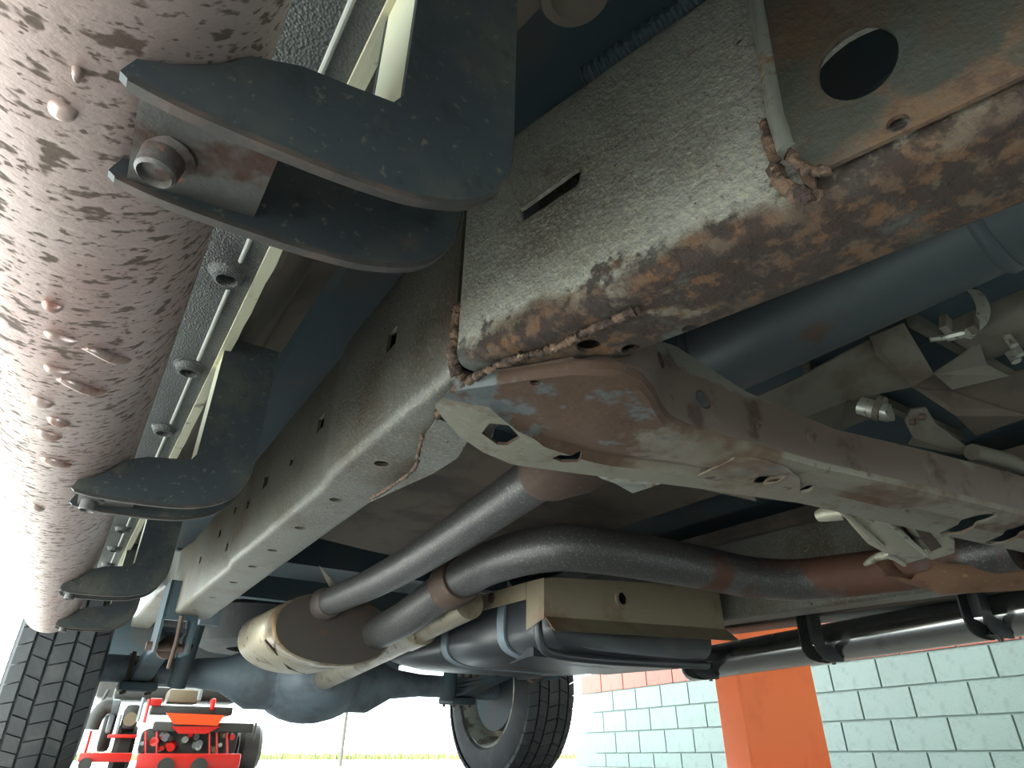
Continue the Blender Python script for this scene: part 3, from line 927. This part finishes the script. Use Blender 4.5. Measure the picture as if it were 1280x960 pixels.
tcx = solid([(1030, 630), (1052, 642), (1068, 662), (1086, 682), (1104, 692), (1128, 690), (1142, 684), (1120, 655), (1100, 640), (1060, 622)], .262, (0, .02, .05), 'transfer_case', 'alu', None,
            'pale cast aluminium case with ribs below the crossmember', .006)
solid([(1098, 640), (1118, 652), (1160, 698), (1132, 706), (1110, 700), (1088, 660)], .258, (0, .02, .05), 'pump_housing', 'alu', tcx, None, .005)
solid([(1128, 650), (1168, 655), (1196, 678), (1196, 692), (1162, 702), (1140, 672)], .264, (0, .02, .05), 'side_cover', 'alu', tcx, None, .006)
solid([(1140, 656), (1158, 660), (1178, 684), (1164, 690)], .2615, (0, .01, .02), 'cover_strap', 'collar', tcx, None, .001)
for a, b, r_ in (((1044, 632), (1104, 684), .0035), ((1100, 643), (1158, 694), .0035), ((1070, 640), (1090, 652), .0030), ((1108, 692), (1130, 706), .0035)):
    pa_, pb_ = at(*a, Z=.259), at(*b, Z=.255)
    part(MB().tube([pa_ + Vector((0, 0, .012)), pa_, pb_, pb_ + Vector((0, 0, .012))], r_, 8), 'rib', 'alu', tcx)
part(MB().tube([at(1023, 645, Z=.272), at(1030, 643, Z=.272), at(1052, 640, Z=.272)], [.008, .010, .011], 18), 'boss', 'alu', tcx)
part(MB().tube(spline([at(1082, 705, Z=.262), at(1098, 696, Z=.262), at(1125, 690, Z=.265)], 3), [.004, .005, .006, .0065, .007, .007, .007], 10), 'finger_tab', 'alu', tcx)

# ---- rusty shell of the far heat shield
mb = MB(); A0, A1 = at(1130, 700, Z=.30), at(1300, 690, Z=.31)
secs = []
for i in range(15):
    k = i / 14
    cpt = A0.lerp(A1, k)
    row = []
    for j in range(13):
        a = math.radians(-160 + 170 * j / 12)
        r_ = .062 + .004 * math.sin(7 * a)
        e = random.uniform(-.008, .008) if i == 0 else 0
        row.append(cpt + Vector((e, r_ * math.cos(a) * .9, r_ * math.sin(a) * (.55 + .45 * min(1, k * 5)))))
    secs.append(row)
hsf = mb.loft(secs, closed=False).build('heat_shield', 'rustshield', label='rusted curved heat shield with torn edge')
md = hsf.modifiers.new('s', 'SOLIDIFY'); md.thickness = .003
settle(finish(hsf), truck, OFF)

# ---- exhaust
MC = Vector((.582, 1.78, .226))        # muffler centre of the front face


def oval(c, a, b, n=40, e=1.0):
    return [c + Vector((a * math.copysign(abs(math.cos(t)) ** e, math.cos(t)), 0, b * math.copysign(abs(math.sin(t)) ** e, math.sin(t)))) for t in [2 * math.pi * i / n for i in range(n)]]


def sheared(c, pts, k=-.16):
    return [Vector((p.x, p.y, p.z + k * (p.x - c.x))) for p in pts]


def msec(y, s):
    c_ = Vector((MC.x, y, MC.z))
    return sheared(c_, oval(c_, .162 * s, .088 * s, 44, .9), -.02)


yF = MC.y
muf = part(MB().loft([msec(yF, .965), msec(yF + .004, 1.0), msec(yF + .05, 1.0), msec(yF + .055, .985), msec(yF + .10, .985), msec(yF + .105, 1.0), msec(yF + .36, 1.0), msec(yF + .37, 1.015), msec(yF + .385, 1.015), msec(yF + .42, .9), msec(yF + .43, .6)]),
           'muffler', 'muffler', label='stained oval muffler with dark front face')
part(MB().loft([msec(yF - .001, .95), msec(yF + .006, .90), msec(yF + .012, .5)], cap=True).loft([msec(yF - .002, .955), msec(yF - .002, .93), msec(yF + .001, .93), msec(yF + .001, .955)], cap=False), 'end_face', 'muffler_face', muf)
part(MB().loft([msec(yF - .0015, .94), msec(yF - .0005, .94)]), 'end_disc', 'muffler_face', muf)
part(MB().tube([(MC.x - .17, yF + .01, MC.z - .04), (MC.x - .05, yF + .2, MC.z - .086), (MC.x + .05, yF + .38, MC.z - .086)], .003, 6), 'seam', 'collar', muf)
pA = spline([(.545, yF + .03, .285), (.540, 1.4, .287), (.528, 1.1, .298), (.505, .76, .318), (.500, .70, .322)], 5)
ex1 = part(MB().tube(pA, .034, 26), 'exhaust_pipe', 'pipe', label='upper straight exhaust pipe running into the muffler')
part(MB().tube([(.500, .72, .320), (.500, .700, .321), (.503, .690, .322), (.53, .668, .328), (.58, .66, .36), (.60, .66, .44)], [.036, .043, .044, .042, .042, .042], 26), 'flange', 'collar', ex1)
part(MB().tube([(.545, yF - .06, .285), (.545, yF - .03, .285), (.545, yF + .005, .285)], [.036, .040, .043], 26), 'inlet_collar', 'muffler_face', ex1)
pB = spline([(.70, yF + .02, .225), (.70, 1.60, .245), (.695, 1.36, .285), (.685, 1.20, .300), (.680, 1.08, .300), (.700, .985, .300), (.760, .945, .300), (.88, .930, .300), (1.05, .925, .300), (1.18, .920, .298), (1.28, .88, .298), (1.33, .80, .30), (1.36, .68, .30), (1.38, .5, .31)], 6)
ex2 = part(MB().tube(pB, .043, 28), 'exhaust_pipe', 'pipe', label='lower exhaust pipe bending across behind the crossmember')
part(MB().tube([(.694, 1.375, .283), (.694, 1.36, .285), (.692, 1.30, .291), (.690, 1.285, .293)], [.044, .052, .052, .048], 28), 'collar', 'collar', ex2)
# hanger strap and rod
hp = [at(398, 706, Z=.36), at(412, 722, Z=.34), at(424, 736, Z=.325), at(412, 735, Z=.325)]
part(MB().loft([hp, [p + Vector((.003, .004, 0)) for p in hp]]), 'hanger_strap', 'muffler', muf, smooth=False)

# ---- rear driveshaft, axle, diff
DS0, DS1 = Vector((.772, 1.40, .262)), Vector((.845, 2.66, .155))
rds = part(MB().tube([DS0, DS0.lerp(DS1, .22), DS0.lerp(DS1, .225), DS0.lerp(DS1, .3), DS0.lerp(DS1, .305), DS0.lerp(DS1, .96), DS1], [.036, .036, .044, .044, .040, .040, .03], 28), 'rear_driveshaft', 'muffler', label='pale tan rear driveshaft tube')
part(MB().tube([DS1, DS1 + Vector((0, .05, -.005))], .045, 20), 'yoke', 'axle', rds)
AXZ = .165
AY = 2.84
axl = part(MB().tube([(-.02, AY, AXZ), (.38, AY, AXZ), (.52, AY, AXZ), (.62, AY, AXZ - .005), (1.1, AY, AXZ - .005), (1.2, AY, AXZ), (1.34, AY, AXZ), (1.79, AY, AXZ)], [.045, .045, .06, .11, .11, .06, .045, .045], 22), 'rear_axle', 'axle', label='grey rear axle housing with round differential')
secs = []
for d, r_ in ((-.20, .05), (-.17, .085), (-.10, .12), (-.03, .15), (.03, .155), (.09, .13), (.13, .08), (.15, .03)):
    secs.append([Vector((.86 + r_ * 1.45 * math.cos(t), AY + d, AXZ - .005 + r_ * math.sin(t))) for t in [2 * math.pi * i / 28 for i in range(28)]])
dif = part(MB().loft(secs), 'differential', 'axle', axl)
for i in range(5):
    a = math.radians(200 + 35 * i)
    part(MB().tube([(.86, AY - .19, AXZ + .04 * math.sin(a)), (.86 + .17 * math.cos(a), AY - .02, AXZ + .15 * math.sin(a))], .008, 6), 'rib', 'axle', axl)
for X, s in ((.245, 1), (1.525, -1)):
    lf = MB()
    sp = part(MB().tube([(X, 2.22, .19), (X, 2.25, .19)], .03, 16), 'spring_eye', 'collar', label=None)
    for k in range(4):
        L = .66 - .12 * k
        pts = [(X, AY - L + 2 * L * i / 14, .185 - .018 * k - .05 * (1 - ((i - 7) / 7) ** 2) + .05) for i in range(15)]
        secs = [[Vector(p) + Vector((a, 0, b)) for a, b in ((-.03, -.006), (.03, -.006), (.03, .006), (-.03, .006))] for p in pts]
        part(MB().loft(secs), 'leaf', 'dark', sp, smooth=False)
    part(MB().rbox((X - .06, AY - .07, .095), (X + .06, AY + .07, .125), .01), 'spring_plate', 'dark', sp)
    for dx in (-.04, .04):
        for dy in (-.045, .045):
            part(MB().tube([(X + dx, AY + dy, .085), (X + dx, AY + dy, .22)], .007, 8), 'u_bolt', 'collar', sp)
    # spring hanger on the rail
    hg = MB()
    hg.box((X - .045, 2.12, .17), (X - .038, 2.28, .36)); hg.box((X + .038, 2.12, .17), (X + .045, 2.28, .36)); hg.box((X - .045, 2.12, .255), (X + .045, 2.13, .36))
    hgo = part(hg, 'spring_hanger', 'dark', smooth=False)
    part(MB().tube([(X - .06, 2.2, .19), (X + .06, 2.2, .19)], .012, 10), 'pivot_bolt', 'collar', hgo)
    part(MB().tube([(X + s * .11, AY - .12, .11), (X + s * .14, AY - .25, .62)], .03, 14), 'shock_absorber', 'dark')
# hanging hose end by the near hanger
part(MB().tube(spline([(.245, 2.10, .265), (.25, 2.12, .20), (.247, 2.12, .13)], 4), .006, 8), 'brake_hose', 'collar')

# ---- wheels
def wheel(X, inner, lab):
    d = Vector((1, 0, 0)); R = .375; W = .25
    w = bpy.data.objects.new('wheel', None); COL.objects.link(w); w.parent = truck; w['label'] = lab
    w.location = Vector((X, AY, AXZ)) - OFF
    p0 = Vector((0, 0, 0))
    h = W / 2
    prof = [(-h + .035, .225), (-h + .006, .245), (-h, .285), (-h + .010, .33), (-h + .03, .358), (-h + .04, .364), (h - .04, .364), (h - .03, .358), (h - .010, .33), (h, .285), (h - .006, .245), (h - .035, .225)]
    MB().lathe(prof, p0, d, 72).build('tyre', 'rubber', w)
    tr_ = MB()
    ribs = [(-h + .012, -.078, .6), (-.070, -.032, 0), (-.024, .024, .5), (.032, .070, .2), (.078, h - .012, .8)]
    for ri, (a, b, ph) in enumerate(ribs):
        n = 44
        sk = .035 * (1 if ri % 2 else -1)
        for i in range(n):
            q0 = 2 * math.pi * (i + ph) / n; q1 = q0 + 2 * math.pi / n * .91
            vs = []
            for rr in (.360, R):
                for (xx, qq) in ((a, q0), (b, q0 + sk), (b, q1 + sk), (a, q1)):
                    r2 = rr - (.012 if abs(xx) > h - .02 else 0)
                    vs.append(Vector((xx, r2 * math.cos(qq), r2 * math.sin(qq))))
            tr_.add(vs, [(0, 1, 2, 3), (4, 7, 6, 5), (0, 4, 5, 1), (1, 5, 6, 2), (2, 6, 7, 3), (3, 7, 4, 0)])
    t_ = tr_.build('tread', 'rubber', w, smooth=False); t_['kind'] = 'stuff'
    for rr in (.262, .300):
        MB().lathe([(-.002, rr - .002), (.0015, rr), (-.002, rr + .002)], Vector((-h if inner > 0 else h, 0, 0)), Vector((-1 if inner > 0 else 1, 0, 0)), 60).build('sidewall_ring', 'rubber', w)
    prof = [(-h + .02, .238), (-h + .012, .228), (-h + .03, .222), (-h + .06, .205), (h - .05, .195), (h - .03, .222), (h - .012, .228), (h - .02, .238), (h - .04, .228), (h - .07, .202), (-h + .08, .212), (-h + .05, .226)]
    MB().lathe(prof, p0, d, 60).build('rim', 'rim', w)
    o_ = -inner   # spokes sit at the outer face
    for i in range(6):
        a = 2 * math.pi * i / 6 + .3
        u = Vector((0, math.cos(a), math.sin(a))); v = Vector((0, -math.sin(a), math.cos(a)))
        s0, s1 = Vector((o_ * -.07 * -1, 0, 0)) + u * .05, Vector((o_ * .07, 0, 0)) + u * .20
        secs = [[s0 + v * .035 + d * .012, s0 - v * .035 + d * .012, s0 - v * .035 - d * .012, s0 + v * .035 - d * .012],
                [s1 + v * .022 + d * .010, s1 - v * .022 + d * .010, s1 - v * .022 - d * .010, s1 + v * .022 - d * .010]]
        MB().loft(secs).build('spoke', 'rim', w)
    MB().lathe([(-.07, .17), (.02, .17), (.03, .15), (.03, .0005), (-.07, .0005)], Vector((0, 0, 0)), Vector((o_, 0, 0)), 36).build('brake_drum', 'dark', w)
    MB().lathe([(.02, .06), (.08, .06), (.09, .05), (.09, .0005), (.02, .0005)], Vector((0, 0, 0)), Vector((o_, 0, 0)), 24).build('hub', 'rim', w)
    return w


wheel(-.010, 1, 'dark ribbed rear tyre and wheel beside the near running board')
wheel(1.79, -1, 'rear tyre and alloy wheel on the far side, in front of the wall')

# ---- fuel tank
def tank_sec(y, s=1.0, dz=0):
    c_ = Vector((1.145, y, .235 + dz))
    return [c_ + Vector((.268 * s * math.copysign(abs(math.cos(t)) ** .35, math.cos(t)), 0, .085 * s * math.copysign(abs(math.sin(t)) ** .55, math.sin(t)))) for t in [2 * math.pi * i / 40 for i in range(40)]]


tk = part(MB().loft([tank_sec(1.225, .86), tank_sec(1.235, .95), tank_sec(1.26, .985), tank_sec(1.40, 1.0), tank_sec(1.41, .975), tank_sec(1.45, .975), tank_sec(1.46, 1.0), tank_sec(1.70, 1.0), tank_sec(1.71, .97), tank_sec(1.75, .97), tank_sec(1.76, 1.0), tank_sec(2.05, .99, .01), tank_sec(2.2, .95, .03), tank_sec(2.24, .8, .03)]),
           'fuel_tank', 'tank', label='black plastic fuel tank with pressed bands')
for y in (1.43, 1.73):
    a, b = tank_sec(y, 1.0), tank_sec(y, .985)
    part(MB().loft([tank_sec(y - .016, .978), tank_sec(y - .016, 1.004), tank_sec(y + .016, 1.004), tank_sec(y + .016, .978)], cap=False), 'tank_strap', 'axle', tk)
part(MB().tube(spline([(.86, 1.25, .30), (.855, 1.24, .24), (.865, 1.24, .17), (.91, 1.24, .148), (1.1, 1.24, .146), (1.38, 1.24, .155)], 6), .010, 10), 'tank_lip', 'tank', tk)
part(MB().loft([[Vector((x, 1.32 + a * w, .15 + b)) for a, b in ((0, 0), (.30, 0), (.30, .02), (0, .02))] for x, w in ((.90, .08), (.97, .7), (1.05, 1), (1.36, 1))]), 'lower_guard', 'tank', tk)
# tan front shield with bolt hole, folded corner and bottom lip
so = [(.845, .205), (1.405, .215), (1.415, .335), (.855, .305), (.835, .285)]
hole = at(778, 748, Y=1.195)
sk_ = part(MB().plate([(.842, .214), (1.410, .238), (1.405, .345), (.87, .302), (.842, .296)], [circle(hole.x, hole.z, .014, 20)], lambda u, v: (u, 1.195, v), (0, .004, 0)), 'tank_shield', 'skid', label='tan sheet metal shield on the tank front', smooth=False)
part(MB().loft([[Vector(p) for p in q] for q in (((.845, 1.195, .217), (.845, 1.198, .217), (.842, 1.158, .184), (.842, 1.155, .184)), ((1.41, 1.195, .240), (1.41, 1.198, .240), (1.415, 1.158, .208), (1.415, 1.155, .208)))]), 'shield_lip', 'skid', sk_, smooth=False)
part(MB().loft([[Vector(p) for p in q] for q in (((.843, 1.195, .214), (.843, 1.199, .214), (.848, 1.27, .195), (.845, 1.268, .195)), ((.843, 1.195, .298), (.843, 1.199, .298), (.848, 1.27, .300), (.845, 1.268, .300)))]), 'shield_corner', 'skid', sk_, smooth=False)
part(MB().lathe([(0, .014), (.003, .0145), (.003, .022), (0, .024)], (hole.x, 1.195, hole.z), (0, -1, 0), 24), 'hole_rim', 'skid', sk_)
# side shield of the tank (lit top edge)
part(MB().loft([[Vector((.845, y, z)) for z in (.262, .30)] + [Vector((.849, y, z)) for z in (.30, .262)] for y in (1.27, 1.9)]), 'side_shield', 'skid', sk_, smooth=False)
part(MB().tube([(.84, 1.42, .285), (.848, 1.42, .285)], .012, 14), 'bolt', 'collar', sk_)

# ---- bed, bumper, spare behind the axle
part(MB().box((-.12, 2.0, .66), (1.89, 4.4, .70)), 'bed_floor', 'dark', smooth=False)
for X in (-.125, 1.87):
    arch = [(1.96, .36), (2.36, .36)] + [(AY + .46 * math.cos(a), AXZ + .02 + .46 * math.sin(a)) for a in [math.radians(155 - 130 * i / 14) for i in range(15)]] + [(3.32, .36), (4.4, .36), (4.4, 1.1), (1.96, 1.1)]
    part(MB().plate(arch, [], lambda u, v: (X, u, v), (.03, 0, 0)), 'bed_side', 'body', smooth=False)
for X0, X1 in ((-.115, .17), (1.60, 1.89)):
    ar = [Vector((0, AY + .48 * math.cos(a), AXZ + .03 + .50 * math.sin(a))) for a in [math.radians(150 - 120 * i / 16) for i in range(17)]]
    part(MB().loft([[q + Vector((X0, 0, 0)) for q in ar] + [q + Vector((X0, 0, .01)) for q in ar[::-1]], [q + Vector((X1, 0, 0)) for q in ar] + [q + Vector((X1, 0, .01)) for q in ar[::-1]]]), 'wheel_liner', 'dark')
part(MB().rbox((-.12, 4.3, .235), (1.88, 4.46, .52), .03), 'rear_bumper', 'dark')
part(MB().lathe([(-.1, .2), (-.11, .3), (-.08, .37), (.08, .37), (.11, .3), (.1, .2)], (.88, 3.75, .44), (0, 0, 1), 48), 'spare_tyre', 'rubber')
for y in (2.35, 3.15, 4.1):
    part(MB().box((.30, y, .50), (1.47, y + .06, .60)), 'frame_brace', 'dark', smooth=False)
part(MB().box((.34, 2.42, .285), (.40, 2.46, .42)), 'sensor_bracket', 'axle', smooth=False)


# ------------------------------------------------------------------ lift column in detail (shop axes)
def lpart(mb, name, m):
    return mb.build(name, m, lift, off=Vector(lift.location), smooth=False)


LX = 2.45
yc = bray(926, 880, X=LX).y; ya = bray(896, 870, X=LX).y; xr = bray(1021, 870, Y=yc).x
lift.location = ((LX + xr) / 2, (yc + ya) / 2, 0)
lpart(MB().rbox((LX + .016, yc, .02), (xr, yc + .012, 2.9), .003), 'face_plate', 'orange')
lpart(MB().rbox((LX, yc - .002, .02), (LX + .014, ya, 2.9), .003), 'edge_flange', 'orange')
lpart(MB().rbox((xr - .012, yc + .014, .02), (xr, ya, 2.9), .003), 'side_web', 'orange')
lpart(MB().box((LX - .06, yc - .08, 0), (xr + .06, ya + .08, .02)), 'base_plate', 'orange')
for xx in (LX - .03, xr + .03):
    for yy in (yc - .04, ya + .04):
        lpart(MB().tube([(xx, yy, .02), (xx, yy, .05)], .014, 6), 'anchor_bolt', 'bolt')

# ------------------------------------------------------------------ mower outside the bay
MD = 5.6
mo = bpy.data.objects.new('riding_mower', None); COL.objects.link(mo)
tag(mo, 'red riding mower parked outside beyond the near rear tyre', 'mower')
mo.location = (bray(215, 940, Y=MD).x, MD + .4, -0.0)


def mp(x, y, dy=0.0): return bray(x, y, Y=MD + dy)


def mpart(mb, name, m, parent=None, **k):
    return mb.build(name, m, parent or mo, off=Vector(mo.location), **k)


def mbox(x0, y0, x1, y1, d0, d1, name, m, r=.01, parent=None):
    a, b = mp(x0, y1, d0), mp(x1, y0, d0)
    o = MB().rbox((a.x, MD + d0, a.z), (b.x, MD + d1, b.z), min(r, abs(b.z - a.z) * .4, abs(b.x - a.x) * .4, abs(d1 - d0) * .4))
    return mpart(o, name, m, parent)


fbar = mbox(168, 942, 302, 962, 0, .06, 'rear_frame', 'red')
for x in (207, 249):
    p = mp(x, 958, -.03); mpart(MB().tube([p, p + Vector((0, .06, 0))], .052, 18), 'cap', 'mower_black', fbar)
    mpart(MB().tube([p + Vector((0, -.012, 0)), p], .03, 12), 'knob', 'mower_black', fbar)
mbox(96, 941, 166, 953, .05, .5, 'side_frame', 'red')
p = mp(106, 956, .02); mpart(MB().tube([p, p + Vector((0, .06, 0))], .04, 14), 'cap', 'mower_black')
for x0, x1 in ((140, 167), (303, 332)):
    a, b = mp(x0, 940, .2), mp(x1, 940, .2)
    R_ = .16
    prof = [(0, .08), (.0, .13), (.03, R_), (b.x - a.x - .03, R_), (b.x - a.x, .13), (b.x - a.x, .08)]
    w_ = mpart(MB().lathe(prof, (a.x, MD + .5, R_), (1, 0, 0), 40), 'drive_wheel', 'mower_black')
    mpart(MB().lathe([(.02, .08), (.04, .03), (b.x - a.x - .04, .03), (b.x - a.x - .02, .08)], (a.x, MD + .5, R_), (1, 0, 0), 24), 'wheel_hub', 'mower_grey', w_)
# tapered orange rear panel
pa, pb, pc, pd = mp(208, 891, .1), mp(281, 894, .1), mp(272, 907, .1), mp(217, 905, .1)
mpart(MB().loft([[pa, pb, pc, pd], [p + Vector((0, .04, 0)) for p in (pa, pb, pc, pd)]]), 'engine_guard', 'mower_orange', smooth=False)
pe = [mp(214, 908, .12), mp(276, 908, .12), mp(258, 917, .12), mp(224, 917, .12)]
mpart(MB().loft([pe, [p + Vector((0, .04, 0)) for p in pe]]), 'guard_lower', 'red', smooth=False)
mbox(190, 904, 318, 914, .16, .24, 'cross_bar', 'mower_black')
mbox(316, 903, 322, 925, .16, .20, 'bar_end', 'mower_black')
mbox(173, 912, 300, 943, .25, .7, 'engine_block', 'mower_black', .03)
for i in range(22):
    x = random.uniform(176, 296); y = random.uniform(916, 938)
    p = mp(x, y, .2); r_ = random.uniform(.012, .03)
    mpart(MB().tube([p, p + Vector((random.uniform(-.02, .02), .06, random.uniform(-.01, .02)))], r_, 8), 'engine_fitting', random.choice(['red', 'mower_grey', 'bolt', 'mower_black', 'mower_tan']))
for x in (182, 196, 262, 271, 284):
    a, b = mp(x, 914, .2), mp(x, 942, .2); mpart(MB().tube([a, b], .008, 6), 'rod', 'red')
mbox(188, 884, 292, 892, .3, .6, 'engine_shroud', 'mower_black')
mbox(208, 862, 252, 878, .3, .6, 'muffler_shroud', 'mower_tan', .02)
mbox(246, 862, 254, 876, .26, .3, 'canister', 'mower_grey', .01)
mbox(186, 873, 204, 882, .28, .4, 'red_panel', 'red')
mbox(262, 873, 271, 888, .28, .4, 'red_post', 'red')
for x0, y0, x1, y1 in ((180, 872, 172, 902), (187, 874, 180, 904)):
    mpart(MB().tube([mp(x0, y0, .2), mp(x1, y1, .2)], .012, 8), 'lever', 'red' if x0 > 181 else 'mower_grey')
mbox(150, 880, 178, 912, .3, .7, 'fuel_cell', 'mower_black', .03)
p = mp(163, 899, .28); mpart(MB().tube([p, p + Vector((0, .05, 0))], .045, 16), 'filler_cap', 'mower_tan')
mbox(128, 874, 153, 893, .4, .6, 'seat_side', 'mower_grey', .02)
mbox(131, 894, 144, 916, .35, .5, 'fender', 'mower_grey', .02)
mbox(147, 893, 150, 918, .3, .33, 'grey_post', 'mower_grey', .003)
mpart(MB().tube(spline([mp(114, 912, .3), mp(120, 897, .3), mp(130, 884, .3), mp(140, 882, .3)], 4), .05, 12), 'hose', 'mower_black')
mbox(104, 913, 116, 942, .3, .5, 'side_fender', 'red', .01)
mpart(MB().tube([mp(136, 862, .5), mp(126, 880, .5), mp(112, 905, .4)], .012, 8), 'roll_bar', 'mower_black')
mbox(140, 862, 300, 874, .6, 1.0, 'seat', 'mower_black', .03)
mbox(118, 852, 300, 872, .8, 1.1, 'seat_back', 'mower_black', .03)
mbox(118, 884, 150, 940, .55, .9, 'side_tank', 'mower_black', .03)
mbox(134, 918, 172, 922, .2, .4, 'fender_bar', 'red', .005)

# ------------------------------------------------------------------ outside: slim post, grass verge
a = bray(428, 930, Y=9.0)
po = MB().tube([(a.x, 9.0, -.006), (a.x + .05, 9.0, 3.2)], .022, 10).build('slim_post', 'post', off=Vector((a.x, 9.0, 0)))
po.location = (a.x, 9.0, 0)
tag(po, 'slim grey post standing in the bright lot outside', 'post')
g = MB()
for i in range(9000):
    x = random.uniform(-14, 26); y = 24 + random.random() ** 1.5 * 10; h = random.uniform(.10, .35)
    an = random.uniform(0, 6.28); dx, dy = math.cos(an) * .03, math.sin(an) * .03
    lx, ly = random.uniform(-.08, .08), random.uniform(-.08, .08)
    n = len(g.v)
    g.v += [Vector((x - dx, y - dy, -.006)), Vector((x + dx, y + dy, -.006)), Vector((x + lx, y + ly, h))]
    g.f.append((n, n + 1, n + 2))
tag(g.build('grass', 'grass', smooth=False, recalc=False), 'strip of dry yellow green grass beyond the lot', 'grass', kind='stuff')
